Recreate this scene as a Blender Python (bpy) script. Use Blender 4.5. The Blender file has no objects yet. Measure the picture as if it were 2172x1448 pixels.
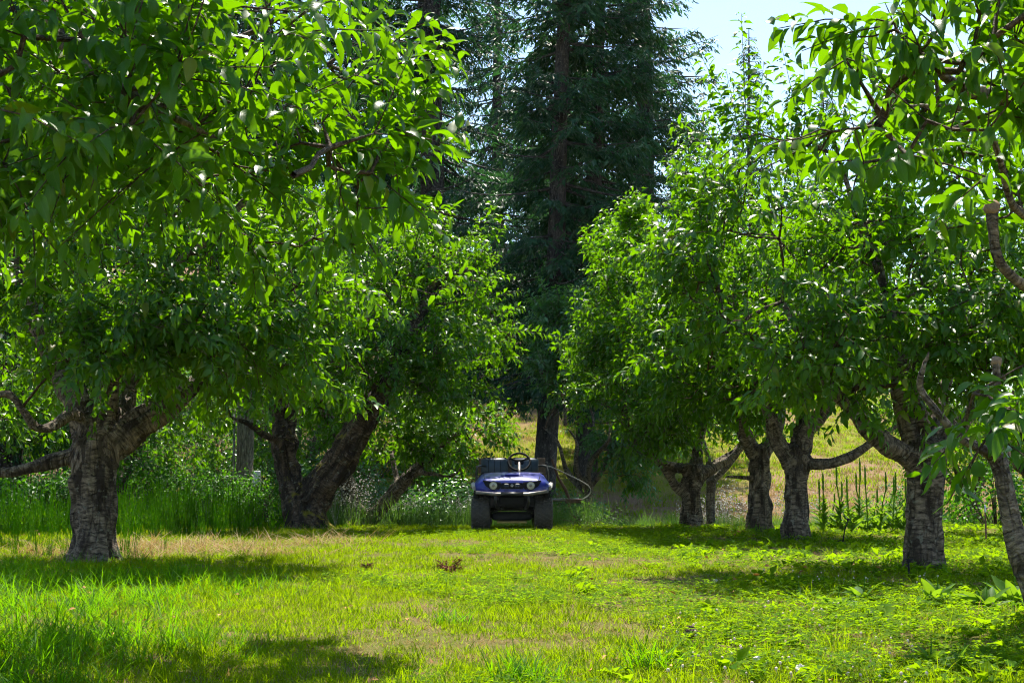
import bpy, math, random
import numpy as np
from mathutils import Matrix, Vector

# ------------------------------------------------------------------ camera, sky, sun, exposure
scene = bpy.context.scene
COL = scene.collection
FPX, CXP, CYP, CAMH, HOR = 3000.0, 1086.0, 724.0, 0.85, 1010.0
PITCH = math.atan((HOR - CYP) / FPX)
cam_d = bpy.data.cameras.new('camera')
cam_d.sensor_width = 36.0
cam_d.lens = 36.0 * FPX / 2172.0
cam_d.clip_start, cam_d.clip_end = 0.05, 3000.0
cam = bpy.data.objects.new('camera', cam_d)
COL.objects.link(cam)
cam.location = (0, 0, CAMH)
cam.rotation_euler = (math.pi / 2 + PITCH, 0, 0)
scene.camera = cam

SUN_EL, SUN_AZ = math.radians(61), math.radians(6)      # azimuth measured from +Y towards +X
world = bpy.data.worlds.new('World')
scene.world = world
world.use_nodes = True
wn = world.node_tree.nodes
sky = wn.new('ShaderNodeTexSky')
sky.sky_type = 'NISHITA'
sky.sun_disc = False
sky.sun_elevation = SUN_EL
sky.sun_rotation = SUN_AZ
sky.air_density = 1.0
sky.dust_density = 0.3
sky.ozone_density = 1.2
wn['Background'].inputs['Strength'].default_value = 0.12
world.node_tree.links.new(sky.outputs[0], wn['Background'].inputs['Color'])

sun_d = bpy.data.lights.new('sun', 'SUN')
sun_d.energy = 5.0
sun_d.angle = math.radians(0.53)
sun_d.color = (1.0, 0.93, 0.80)
sun = bpy.data.objects.new('sun', sun_d)
COL.objects.link(sun)
sv = Vector((math.cos(SUN_EL) * math.sin(SUN_AZ), math.cos(SUN_EL) * math.cos(SUN_AZ), math.sin(SUN_EL)))
sun.rotation_euler = sv.to_track_quat('Z', 'Y').to_euler()
sun.location = (6, 20, 30)

vs = scene.view_settings
vs.view_transform, vs.look, vs.gamma, vs.use_curve_mapping = 'Standard', 'None', 1.0, False
vs.exposure = 1.2
cy = scene.cycles
cy.max_bounces, cy.diffuse_bounces, cy.glossy_bounces, cy.transmission_bounces = 7, 4, 1, 6
cy.transparent_max_bounces = 4
cy.use_denoising = True
cy.denoising_prefilter = 'NONE'
cy.filter_width = 1.1
cy.use_adaptive_sampling = True
cy.adaptive_threshold = 0.04
cy.caustics_reflective = cy.caustics_refractive = False
cy.sample_clamp_indirect = 4.0

# ------------------------------------------------------------------ numpy helpers
def R_(seed): return np.random.default_rng(seed)
def nrm(a): return a / np.maximum(np.linalg.norm(a, axis=-1, keepdims=True), 1e-9)

def vnoise(p, seed=0.0):
    p = np.asarray(p, float)
    i = np.floor(p); f = p - i; f = f * f * (3 - 2 * f)
    def h(o):
        q = i + o
        s = np.sin(q[..., 0] * 127.1 + q[..., 1] * 311.7 + q[..., 2] * 74.7 + seed * 17.3) * 43758.5453
        return s - np.floor(s)
    r = 0
    for dx in (0, 1):
        for dy in (0, 1):
            for dz in (0, 1):
                w = (f[..., 0] if dx else 1 - f[..., 0]) * (f[..., 1] if dy else 1 - f[..., 1]) * (f[..., 2] if dz else 1 - f[..., 2])
                r = r + w * h(np.array([dx, dy, dz]))
    return r * 2 - 1
def n2(x, y, s, seed=0.0):
    x, y = np.broadcast_arrays(np.asarray(x, float), np.asarray(y, float))
    return vnoise(np.stack([x * s, y * s, np.zeros_like(x)], -1), seed)
def sstep(a, b, x):
    t = np.clip((np.asarray(x, float) - a) / (b - a), 0, 1)
    return t * t * (3 - 2 * t)

def gz(x, y):                                             # the lie of the land
    x = np.asarray(x, float); y = np.asarray(y, float)
    z = -0.45 * sstep(23.5, 28.5, y)
    yy = np.clip(y - 30.5, 0, None)
    hill = 0.235 * yy * sstep(0, 6, yy)
    hill = np.where(yy > 38, 0.235 * 38 + (yy - 38) * 0.06, hill)
    hill = np.minimum(hill, 14)
    z = z + hill * np.clip(1.0 - 0.022 * x, 0.45, 1.35)
    z = z + 0.02 * n2(x, y, 0.7) + 0.035 * n2(x, y, 0.28, 3)
    return z

def P(px, py, Y):                                         # a point of the picture at distance Y
    u = (px - CXP) / FPX; v = (CYP - py) / FPX
    s = Y / (math.cos(PITCH) - v * math.sin(PITCH))
    return np.array([u * s, Y, CAMH + (math.sin(PITCH) + v * math.cos(PITCH)) * s])
def proj(p):
    p = np.asarray(p, float)
    d = p - np.array([0, 0, CAMH])
    f = d[..., 1] * math.cos(PITCH) + d[..., 2] * math.sin(PITCH)
    up = -d[..., 1] * math.sin(PITCH) + d[..., 2] * math.cos(PITCH)
    f = np.maximum(f, 0.01)
    return CXP + FPX * d[..., 0] / f, CYP - FPX * up / f, f

# ------------------------------------------------------------------ mesh helpers
def mesh_np(name, v, lv, ls, attrs=None, uv=None, mat=None):
    me = bpy.data.meshes.new(name)
    v = np.ascontiguousarray(v, np.float32)
    me.vertices.add(len(v)); me.vertices.foreach_set('co', v.ravel())
    me.loops.add(len(lv)); me.loops.foreach_set('vertex_index', np.ascontiguousarray(lv, np.int32))
    me.polygons.add(len(ls)); me.polygons.foreach_set('loop_start', np.ascontiguousarray(ls, np.int32))
    for k, a in (attrs or {}).items():
        a = np.asarray(a, np.float32)
        if a.ndim == 1:
            at = me.attributes.new(k, 'FLOAT', 'POINT'); at.data.foreach_set('value', a)
        else:
            at = me.attributes.new(k, 'FLOAT_VECTOR', 'POINT'); at.data.foreach_set('vector', a.ravel())
    if uv is not None:
        l = me.uv_layers.new(name='UVMap'); l.data.foreach_set('uv', np.asarray(uv, np.float32)[np.asarray(lv)].ravel())
    me.update(calc_edges=True)
    if mat: me.materials.append(mat)
    return me
def mesh_py(name, v, f, mat=None, attrs=None, flat=False):
    lv = np.concatenate([np.asarray(q) for q in f]); n = np.array([len(q) for q in f])
    me = mesh_np(name, np.asarray(v, float), lv, np.concatenate([[0], np.cumsum(n)[:-1]]), attrs, None, mat)
    if flat: me.polygons.foreach_set('use_smooth', np.zeros(len(n), bool))
    return me
def obj(name, me, parent=None, loc=None):
    o = bpy.data.objects.new(name, me); COL.objects.link(o)
    if parent: o.parent = parent
    if loc is not None: o.location = loc
    return o
def empty(name, loc, rz=0):
    o = bpy.data.objects.new(name, None); COL.objects.link(o)
    o.location = loc; o.rotation_euler = (0, 0, rz); o.empty_display_size = 0.2
    return o
def tag(o, label=None, cat=None, group=None, kind=None):
    if label: o['label'] = label
    if cat: o['category'] = cat
    if group: o['group'] = group
    if kind: o['kind'] = kind
    return o

class MB:                                                 # collects verts and faces of one part
    def __init__(s): s.v = []; s.f = []
    def add(s, v, f):
        o = len(s.v); s.v += [tuple(map(float, q)) for q in v]; s.f += [tuple(i + o for i in q) for q in f]; return s
    def box(s, c, d, rot=None, bev=0.0):
        x, y, z = d[0] / 2, d[1] / 2, d[2] / 2
        b = min(bev, x * .9, y * .9, z * .9)
        if b <= 0:
            v = [(sx * x, sy * y, sz * z) for sz in (-1, 1) for sy in (-1, 1) for sx in (-1, 1)]
            f = [(0, 2, 3, 1), (4, 5, 7, 6), (0, 1, 5, 4), (2, 6, 7, 3), (0, 4, 6, 2), (1, 3, 7, 5)]
        else:
            v = []; ring = []
            for zz, q in ((-z, b), (-z + b, 0), (z - b, 0), (z, b)):
                X, Y = x - q, y - q
                ring.append(len(v))
                v += [(-X, -Y + b, zz), (-X + b, -Y, zz), (X - b, -Y, zz), (X, -Y + b, zz), (X, Y - b, zz), (X - b, Y, zz), (-X + b, Y, zz), (-X, Y - b, zz)]
            f = [tuple(range(7, -1, -1)), tuple(range(24, 32))]
            for k in range(3):
                for i in range(8): f.append((8 * k + i, 8 * k + (i + 1) % 8, 8 * k + 8 + (i + 1) % 8, 8 * k + 8 + i))
        v = [Vector(q) for q in v]
        if rot is not None: v = [rot @ q for q in v]
        return s.add([q + Vector(c) for q in v], f)
    def tube(s, pts, r, n=8, caps=True):
        pts = np.asarray(pts, float); m = len(pts)
        r = np.broadcast_to(np.asarray(r, float), (m,))
        t = nrm(np.gradient(pts, axis=0))
        a = np.array([0, 0, 1.0]) if abs(t[0][2]) < .9 else np.array([1.0, 0, 0])
        e = nrm(np.cross(t[0], a)); v = []
        for i in range(m):
            e = nrm(e - t[i] * np.dot(e, t[i])); b = np.cross(t[i], e)
            for k in range(n):
                q = 2 * math.pi * k / n
                v.append(pts[i] + r[i] * (math.cos(q) * e + math.sin(q) * b))
        f = [(i * n + k, i * n + (k + 1) % n, (i + 1) * n + (k + 1) % n, (i + 1) * n + k) for i in range(m - 1) for k in range(n)]
        if caps: f += [tuple(range(n - 1, -1, -1)), tuple(range((m - 1) * n, m * n))]
        return s.add(v, f)
    def lathe(s, prof, c, axis='x', n=32, close=True):    # prof: list of (radius, along)
        v = []; m = len(prof)
        for (r, a) in prof:
            for k in range(n):
                q = 2 * math.pi * k / n
                p = {'x': (a, r * math.cos(q), r * math.sin(q)), 'y': (r * math.cos(q), a, r * math.sin(q)), 'z': (r * math.cos(q), r * math.sin(q), a)}[axis]
                v.append((p[0] + c[0], p[1] + c[1], p[2] + c[2]))
        f = [(i * n + k, i * n + (k + 1) % n, (i + 1) * n + (k + 1) % n, (i + 1) * n + k) for i in range(m - 1) for k in range(n)]
        if close:
            f += [tuple(range(n - 1, -1, -1)), tuple(range((m - 1) * n, m * n))]
        return s.add(v, f)
    def build(s, name, mat, parent=None, flat=True):
        return obj(name, mesh_py(name, s.v, s.f, mat, flat=flat), parent)

# ------------------------------------------------------------------ materials
def newmat(name):
    m = bpy.data.materials.new(name); m.use_nodes = True
    nt = m.node_tree; nt.nodes.clear()
    return m, nt, nt.nodes, nt.links
def ramp(nt, stops, fac=None, interp='LINEAR'):
    r = nt.nodes.new('ShaderNodeValToRGB'); e = r.color_ramp.elements
    r.color_ramp.interpolation = interp
    while len(e) < len(stops): e.new(0.5)
    for k, (p, c) in enumerate(stops): e[k].position = p; e[k].color = (*c, 1)
    if fac is not None: nt.links.new(fac, r.inputs[0])
    return r
def mth(nt, op, a, b=None, clamp=False):
    n = nt.nodes.new('ShaderNodeMath'); n.operation = op; n.use_clamp = clamp
    for i, x in enumerate((a, b)):
        if x is None: continue
        if isinstance(x, (int, float)): n.inputs[i].default_value = x
        else: nt.links.new(x, n.inputs[i])
    return n.outputs[0]
def mixc(nt, f, a, b, mode='MIX'):
    n = nt.nodes.new('ShaderNodeMix'); n.data_type = 'RGBA'; n.blend_type = mode
    for i, x in ((0, f), (6, a), (7, b)):
        if isinstance(x, (int, float)): n.inputs[i].default_value = x
        elif isinstance(x, tuple): n.inputs[i].default_value = (*x, 1)
        else: nt.links.new(x, n.inputs[i])
    return n.outputs[2]
def noise(nt, vec, scale, detail=3, rough=.55):
    n = nt.nodes.new('ShaderNodeTexNoise'); n.inputs['Scale'].default_value = scale
    n.inputs['Detail'].default_value = detail; n.inputs['Roughness'].default_value = rough
    if vec is not None: nt.links.new(vec, n.inputs['Vector'])
    return n.outputs['Fac']
def principled(name, col, rough=.5, metal=0., spec=.5, coat=0., var=0.12, scale=18., bump=0.0, dust=0.):
    m, nt, N, L = newmat(name)
    b = N.new('ShaderNodeBsdfPrincipled'); o = N.new('ShaderNodeOutputMaterial'); L.new(b.outputs[0], o.inputs[0])
    tc = N.new('ShaderNodeTexCoord'); f = noise(nt, tc.outputs['Object'], scale, 4)
    r = ramp(nt, [(.3, tuple(c * (1 - var) for c in col)), (.7, tuple(min(1, c * (1 + var)) for c in col))], f)
    cc = r.outputs[0]
    if dust:
        cc = mixc(nt, mth(nt, 'MULTIPLY', ramp(nt, [(.35, (0, 0, 0)), (.75, (1, 1, 1))], noise(nt, tc.outputs['Object'], scale * 1.7, 6, .7)).outputs[0], dust), cc, (.26, .20, .13))
    L.new(cc, b.inputs['Base Color'])
    b.inputs['Roughness'].default_value = rough; b.inputs['Metallic'].default_value = metal
    b.inputs['Specular IOR Level'].default_value = spec; b.inputs['Coat Weight'].default_value = coat
    if bump:
        bp = N.new('ShaderNodeBump'); bp.inputs['Strength'].default_value = bump; bp.inputs['Distance'].default_value = .01
        L.new(f, bp.inputs['Height']); L.new(bp.outputs[0], b.inputs['Normal'])
    return m
def leafmat(name, cols, trans, tfac=.45, rough=.42, spec=.5, under=None, veins=True, patches=None):
    """cols: ramp of upper-side greens, trans: colour that comes through the blade."""
    m, nt, N, L = newmat(name)
    at = N.new('ShaderNodeAttribute'); at.attribute_name = 'rnd'
    oi = N.new('ShaderNodeObjectInfo')
    fr = mth(nt, 'FRACT', mth(nt, 'ADD', at.outputs['Fac'], oi.outputs['Random']))
    r = ramp(nt, [(i / (len(cols) - 1), c) for i, c in enumerate(cols)], fr)
    col = r.outputs[0]; pf = None
    if patches:                                           # drifts of drier and lusher growth over the ground
        gp = N.new('ShaderNodeNewGeometry')
        pf = ramp(nt, [(.40, (0, 0, 0)), (.62, (1, 1, 1))], mth(nt, 'ADD', mth(nt, 'MULTIPLY', noise(nt, gp.outputs['Position'], .9, 3), .6), mth(nt, 'MULTIPLY', noise(nt, gp.outputs['Position'], 4.5, 2), .4))).outputs[0]
        col = mixc(nt, pf, mixc(nt, 1., col, (.60, .92, .6), 'MULTIPLY'), mixc(nt, .30, col, patches))
    if veins:
        uv = N.new('ShaderNodeUVMap'); sx = N.new('ShaderNodeSeparateXYZ'); L.new(uv.outputs[0], sx.inputs[0])
        a = mth(nt, 'ABSOLUTE', mth(nt, 'SUBTRACT', sx.outputs[0], .5))
        w = N.new('ShaderNodeTexWave'); w.inputs['Scale'].default_value = 1.0; w.bands_direction = 'Y'
        cmb = N.new('ShaderNodeCombineXYZ')
        L.new(mth(nt, 'SUBTRACT', mth(nt, 'MULTIPLY', sx.outputs[1], 3.4), mth(nt, 'MULTIPLY', a, 2.0)), cmb.inputs[1])
        L.new(cmb.outputs[0], w.inputs['Vector'])
        rib = mth(nt, 'LESS_THAN', a, .035)
        vein = mth(nt, 'GREATER_THAN', w.outputs['Fac'], .93)
        vm = mth(nt, 'MAXIMUM', rib, mth(nt, 'MULTIPLY', vein, .45))
        col = mixc(nt, mth(nt, 'MULTIPLY', vm, .40), col, (.12, .22, .04))
        bp = N.new('ShaderNodeBump'); bp.inputs['Strength'].default_value = .10; bp.inputs['Distance'].default_value = .003
        bp.invert = True; L.new(mth(nt, 'MAXIMUM', rib, w.outputs['Fac']), bp.inputs['Height'])
    geo = N.new('ShaderNodeNewGeometry')
    if under: col = mixc(nt, mth(nt, 'MULTIPLY', geo.outputs['Backfacing'], .8), col, under)
    b = N.new('ShaderNodeBsdfPrincipled'); L.new(col, b.inputs['Base Color'])
    b.inputs['Roughness'].default_value = rough; b.inputs['Specular IOR Level'].default_value = spec
    if veins: L.new(bp.outputs[0], b.inputs['Normal'])
    t = N.new('ShaderNodeBsdfTranslucent')
    tr = ramp(nt, [(0, tuple(c * .72 for c in trans)), (1, trans)], fr)
    L.new(tr.outputs[0], t.inputs['Color'])
    mx = N.new('ShaderNodeMixShader'); mx.inputs[0].default_value = tfac
    L.new(b.outputs[0], mx.inputs[1]); L.new(t.outputs[0], mx.inputs[2])
    o = N.new('ShaderNodeOutputMaterial'); L.new(mx.outputs[0], o.inputs[0])
    return m
def barkmat(name, dark, light, moss=None, band=1.0, patch=.5, vert=0.0):
    m, nt, N, L = newmat(name)
    at = N.new('ShaderNodeAttribute'); at.attribute_name = 'bk'
    mp = N.new('ShaderNodeMapping'); mp.inputs['Scale'].default_value = (9.0 if vert == 0 else 1.6, 2.2 if vert == 0 else 9., 2.2 if vert == 0 else 9.)
    wv = N.new('ShaderNodeTexNoise'); wv.inputs['Scale'].default_value = 7.; wv.inputs['Detail'].default_value = 3; L.new(at.outputs['Vector'], wv.inputs['Vector'])
    vm_ = N.new('ShaderNodeVectorMath'); vm_.operation = 'MULTIPLY_ADD'; L.new(wv.outputs['Color'], vm_.inputs[0]); vm_.inputs[1].default_value = (.10, .05, .05); L.new(at.outputs['Vector'], vm_.inputs[2])
    L.new(vm_.outputs[0], mp.inputs['Vector'])
    fine = noise(nt, mp.outputs[0], 5.0, 5, .65)
    mp2 = N.new('ShaderNodeMapping'); mp2.inputs['Scale'].default_value = (1.2, 4.5, 4.5)
    L.new(at.outputs['Vector'], mp2.inputs['Vector'])
    big = noise(nt, mp2.outputs[0], 1.6, 4, .6)
    spk = noise(nt, at.outputs['Vector'], 60., 3, .6)
    f = ramp(nt, [(.36, dark), (.5, tuple(.5 * (a + b) for a, b in zip(dark, light))), (.62, light), (.8, tuple(c * 1.25 for c in light))], fine).outputs[0]
    crack = ramp(nt, [(patch - .06, (1, 1, 1)), (patch + .05, (0, 0, 0))], big).outputs[0]
    col = mixc(nt, mth(nt, 'MULTIPLY', crack, .9), f, dark)
    col = mixc(nt, mth(nt, 'MULTIPLY', spk, .5), col, mixc(nt, 1.0, col, (.55, .5, .45), 'MULTIPLY'))
    vo = N.new('ShaderNodeTexVoronoi'); vo.feature = 'DISTANCE_TO_EDGE'; vo.inputs['Scale'].default_value = 1.0
    mp3 = N.new('ShaderNodeMapping'); mp3.inputs['Scale'].default_value = (3.2, 15., 15.); L.new(vm_.outputs[0], mp3.inputs['Vector']); L.new(mp3.outputs[0], vo.inputs['Vector'])
    plate = ramp(nt, [(.0, (1, 1, 1)), (.10, (0, 0, 0))], vo.outputs['Distance']).outputs[0]
    plate = mth(nt, 'MULTIPLY', plate, ramp(nt, [(.40, (0, 0, 0)), (.55, (1, 1, 1))], noise(nt, at.outputs['Vector'], 4., 2)).outputs[0])
    col = mixc(nt, mth(nt, 'MULTIPLY', plate, .55), col, tuple(c * .6 for c in dark))
    lich = ramp(nt, [(.60, (0, 0, 0)), (.68, (1, 1, 1))], noise(nt, at.outputs['Vector'], 17., 3, .6)).outputs[0]
    col = mixc(nt, mth(nt, 'MULTIPLY', lich, .45), col, (.30, .30, .24))
    if moss:
        geo = N.new('ShaderNodeNewGeometry'); sx = N.new('ShaderNodeSeparateXYZ'); L.new(geo.outputs['Normal'], sx.inputs[0])
        tc = N.new('ShaderNodeTexCoord')
        mf = mth(nt, 'MULTIPLY', ramp(nt, [(.50, (0, 0, 0)), (.58, (1, 1, 1))], noise(nt, tc.outputs['Object'], 3.2, 4)).outputs[0],
                 ramp(nt, [(.25, (0, 0, 0)), (.55, (1, 1, 1))], sx.outputs[2]).outputs[0])
        col = mixc(nt, mf, col, moss)
    b = N.new('ShaderNodeBsdfPrincipled'); L.new(col, b.inputs['Base Color'])
    b.inputs['Roughness'].default_value = .8; b.inputs['Specular IOR Level'].default_value = .3
    h = mth(nt, 'ADD', mth(nt, 'SUBTRACT', fine, plate), mth(nt, 'SUBTRACT', spk, mth(nt, 'MULTIPLY', crack, .8)))
    bp = N.new('ShaderNodeBump'); bp.inputs['Strength'].default_value = .9; bp.inputs['Distance'].default_value = .02
    L.new(h, bp.inputs['Height']); L.new(bp.outputs[0], b.inputs['Normal'])
    o = N.new('ShaderNodeOutputMaterial'); L.new(b.outputs[0], o.inputs[0])
    return m

M = {}
M['leaf'] = leafmat('cherry_leaf', [(.009, .070, .003), (.016, .088, .002), (.030, .115, .001), (.010, .076, .008), (.042, .122, .001), (.013, .080, .005), (.016, .088, .003), (.050, .118, .001), (.150, .130, .003)], (.22, .50, .001), .46, .38, .40, under=(.030, .105, .006))
M['leaf_far'] = leafmat('cherry_leaf_far', [(.009, .070, .003), (.018, .094, .002), (.036, .122, .001), (.012, .080, .008), (.060, .122, .001)], (.22, .50, .001), .46, .38, .40, veins=False)
M['leaf_blue'] = leafmat('skylight_tinted_leaf', [(.030, .110, .032), (.042, .140, .042), (.056, .165, .040)], (.16, .42, .020), .38, .34, .6, veins=False)  # bluish skylight on shaded foliage is put into this leaf colour
M['bush'] = leafmat('bush_leaf', [(.012, .064, .005), (.020, .090, .006), (.034, .112, .006), (.022, .090, .012)], (.13, .42, .003), .40, .5, .25, veins=False)
M['grass'] = leafmat('grass_blade', [(.050, .150, .001), (.095, .190, .001), (.150, .200, .001), (.066, .165, .001), (.225, .200, .003)], (.38, .56, .001), .50, .7, .05, veins=False, patches=(.26, .22, .005))
M['tallgrass'] = leafmat('tall_grass_blade', [(.022, .105, .002), (.040, .140, .002), (.070, .160, .002), (.030, .120, .002)], (.26, .60, .001), .48, .6, .10, veins=False)
M['dry'] = leafmat('dry_grass', [(.29, .20, .075), (.37, .26, .10), (.20, .135, .05), (.44, .32, .14), (.22, .21, .04)], (.42, .28, .09), .35, .7, .2, veins=False)
M['clover'] = leafmat('clover_leaf', [(.038, .125, .002), (.064, .150, .002), (.105, .170, .003)], (.38, .62, .003), .46, .7, .05, veins=False)
M['meadow'] = leafmat('meadow_grass', [(.045, .120, .030), (.065, .145, .040), (.095, .150, .050), (.050, .130, .030)], (.18, .38, .03), .42, .6, .2, veins=False)
M['weed'] = leafmat('weed_leaf', [(.042, .130, .014), (.064, .160, .018), (.090, .180, .022)], (.32, .56, .015), .42, .6, .18, veins=False)
M['needle'] = leafmat('fir_needles', [(.008, .046, .022), (.012, .060, .026), (.017, .074, .028), (.040, .076, .016)], (.045, .17, .030), .35, .5, .35, veins=False)
M['fluff'] = principled('seed_fluff', (.44, .41, .36), .9, var=.2)
M['flower'] = principled('clover_flower', (.70, .56, .46), .9, var=.15, scale=60)
M['orange'] = principled('orange_petal', (.75, .25, .02), .7)
M['deadneedle'] = principled('dead_needles', (.26, .085, .030), .85, var=.35, scale=40)
M['deadleaf'] = principled('dead_leaf', (.42, .20, .06), .8, var=.35)
M['stone'] = principled('pale_stone', (.62, .58, .52), .85, var=.2, scale=30, bump=.5)
M['cone'] = principled('cone_scale', (.085, .050, .030), .8, var=.4, scale=50)
M['bark'] = barkmat('cherry_bark', (.026, .017, .011), (.33, .26, .19), patch=.45)
M['bark_old'] = barkmat('old_cherry_bark', (.024, .016, .011), (.19, .135, .095), moss=(.20, .17, .012), patch=.50)
M['bark_pale'] = barkmat('young_cherry_bark', (.045, .034, .027), (.27, .225, .185), patch=.42)
M['twig'] = barkmat('cherry_twig', (.050, .030, .020), (.22, .15, .105), patch=.30)
M['firbark'] = barkmat('fir_bark', (.016, .014, .014), (.105, .092, .082), patch=.42, vert=1)
M['polewood'] = barkmat('weathered_wood', (.14, .115, .09), (.42, .36, .29), patch=.30, vert=1)

# ------------------------------------------------------------------ ground
def axis_steps(spec):
    out = [spec[0][0]]
    for a, b, s in spec:
        n = max(1, int(round((b - a) / s))); out += list(a + (b - a) * (np.arange(n) + 1) / n)
    return np.array(out)
gxs = axis_steps([(-400, -60, 20), (-60, -14, 2), (-14, 14, .25), (14, 60, 2), (60, 400, 20)])
gys = axis_steps([(-60, 0, 6), (0, 36, .25), (36, 70, 1), (70, 130, 4), (130, 700, 30)])
GX, GY = np.meshgrid(gxs, gys)
gv = np.stack([GX, GY, gz(GX, GY)], -1).reshape(-1, 3)
nx, ny = len(gxs), len(gys)
ii = (np.arange(ny - 1)[:, None] * nx + np.arange(nx - 1)[None, :]).ravel()
gl = np.stack([ii, ii + 1, ii + 1 + nx, ii + nx], -1)
m, nt, N, L = newmat('ground_soil')
geo = N.new('ShaderNodeNewGeometry'); sp = N.new('ShaderNodeSeparateXYZ'); L.new(geo.outputs['Position'], sp.inputs[0])
n1 = noise(nt, geo.outputs['Position'], .9, 5); n3 = noise(nt, geo.outputs['Position'], 14., 5, .7); n4 = noise(nt, geo.outputs['Position'], .16, 3)
near = mixc(nt, n3, (.085, .070, .022), (.26, .20, .085))
near = mixc(nt, ramp(nt, [(.42, (0, 0, 0)), (.6, (1, 1, 1))], n1).outputs[0], near, mixc(nt, n3, (.06, .085, .012), (.20, .18, .05)))
hillc = mixc(nt, n3, (.13, .17, .014), (.28, .25, .04))
duff = mixc(nt, n3, (.16, .10, .055), (.36, .24, .13))
bandv = mth(nt, 'ADD', mth(nt, 'SUBTRACT', sp.outputs[1], mth(nt, 'MULTIPLY', sp.outputs[0], .55)), mth(nt, 'MULTIPLY', n4, 9.))
bnd = N.new('ShaderNodeMath'); bnd.operation = 'PINGPONG'; L.new(bandv, bnd.inputs[0]); bnd.inputs[1].default_value = 7.0
track = ramp(nt, [(.46, (0, 0, 0)), (.58, (1, 1, 1))], mth(nt, 'DIVIDE', mth(nt, 'ADD', bnd.outputs[0], mth(nt, 'MULTIPLY', n1, 1.5)), 8.5)).outputs[0]
hillc = mixc(nt, track, hillc, duff)
isfar = ramp(nt, [(.0, (0, 0, 0)), (1., (1, 1, 1))], mth(nt, 'DIVIDE', mth(nt, 'SUBTRACT', sp.outputs[1], 27.), 4., True)).outputs[0]
col = mixc(nt, isfar, near, hillc)
b = N.new('ShaderNodeBsdfPrincipled'); b.inputs['Roughness'].default_value = .95; b.inputs['Specular IOR Level'].default_value = .1
L.new(col, b.inputs['Base Color'])
bp = N.new('ShaderNodeBump'); bp.inputs['Strength'].default_value = 1.; bp.inputs['Distance'].default_value = .06
L.new(n3, bp.inputs['Height']); L.new(bp.outputs[0], b.inputs['Normal'])
o_ = N.new('ShaderNodeOutputMaterial'); L.new(b.outputs[0], o_.inputs[0]); M['ground'] = m
ground = obj('ground', mesh_np('ground', gv, gl.ravel(), np.arange(len(gl)) * 4, mat=m))
tag(ground, 'orchard ground with dry soil rising to a grassy hillside', 'ground', kind='structure')

# ------------------------------------------------------------------ leaves
def leaf_template(rows, width, droop, fold, wave, twist=0.):
    """a blade along +Y, tip at 1; returns verts, loops, starts, uv"""
    v, uv = [(0, 0, 0)], [(.5, 0)]
    for t in rows:
        w = width * (math.sin(math.pi * t ** .82) ** .85) * (1 - .25 * t)
        y = math.sin(t * droop) / max(droop, .01); z = -(1 - math.cos(t * droop)) / max(droop, .01)
        tw = twist * t
        for u in (-1, 0, 1):
            dz = fold * w * abs(u) + wave * w * math.sin(t * 9 + u)
            v.append((u * w * math.cos(tw), y, z + dz + u * w * math.sin(tw))); uv.append((.5 + .5 * u, t))
    y = math.sin(droop) / max(droop, .01); z = -(1 - math.cos(droop)) / max(droop, .01)
    v.append((0, y, z)); uv.append((.5, 1))
    f = [(0, 2, 1), (0, 3, 2)]
    n = len(rows)
    for k in range(n - 1):
        a = 1 + 3 * k
        f += [(a, a + 1, a + 4, a + 3), (a + 1, a + 2, a + 5, a + 4)]
    a = 1 + 3 * (n - 1); tip = a + 3
    f += [(a, a + 1, tip), (a + 1, a + 2, tip)]
    lv = np.concatenate([np.array(q) for q in f]); c = np.array([len(q) for q in f])
    return np.array(v), lv, np.concatenate([[0], np.cumsum(c)[:-1]]), np.array(uv)
def leaf_set(rows, width, n, seed, dr=(.25, 1.3)):
    r = random.Random(seed)
    return [leaf_template(rows, width * r.uniform(.88, 1.12), r.uniform(*dr), r.uniform(.05, .8), r.uniform(0, .22), r.uniform(-.8, .8)) for _ in range(n)]
LEAF = {0: leaf_set((.16, .36, .6, .82), .215, 14, 1, (.2, 1.7)), 1: leaf_set((.25, .62), .22, 10, 2, (.2, 1.6)), 2: leaf_set((.45,), .24, 8, 3)}
BUSHLEAF = leaf_set((.45,), .36, 5, 4); LANCE = leaf_set((.3, .7), .13, 6, 5, (.2, .8))

def leaves_mesh(name, T, pos, Mx, size, mat, seed=0):
    """T template list; pos (N,3); Mx (N,3,3) columns = leaf axes; size (N,)"""
    r = R_(seed); n = len(pos); k = len(T)
    idx = r.integers(0, k, n); V, LV, LS, UV, RN = [], [], [], [], []
    vo = lo = 0
    for j in range(k):
        s = np.nonzero(idx == j)[0]
        if not len(s): continue
        tv, tl, ts, tu = T[j]
        v = np.einsum('nij,vj->nvi', Mx[s] * size[s][:, None, None], tv) + pos[s][:, None, :]
        V.append(v.reshape(-1, 3)); UV.append(np.tile(tu, (len(s), 1)))
        RN.append(np.repeat(r.random(len(s)), len(tv)))
        LV.append((tl[None] + (np.arange(len(s)) * len(tv))[:, None]).ravel() + vo)
        LS.append((ts[None] + (np.arange(len(s)) * len(tl))[:, None]).ravel() + lo)
        vo += len(s) * len(tv); lo += len(s) * len(tl)
    return mesh_np(name, np.concatenate(V), np.concatenate(LV), np.concatenate(LS), {'rnd': np.concatenate(RN)}, np.concatenate(UV), mat)
LEAFOBJ = []
for j, (tv, tl, ts, tu) in enumerate(LEAF[0]):
    LEAFOBJ.append(mesh_np('leaf', tv, tl, ts, {'rnd': np.zeros(len(tv))}, tu, M['leaf']))

def frames(d, up, r, roll=.35):
    """leaf axes: Y along d, Z near up"""
    d = nrm(d); u = up + r.normal(0, roll, d.shape)
    z = nrm(u - d * np.sum(u * d, -1, keepdims=True)); x = np.cross(d, z)
    return np.stack([x, d, z], -1)

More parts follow.
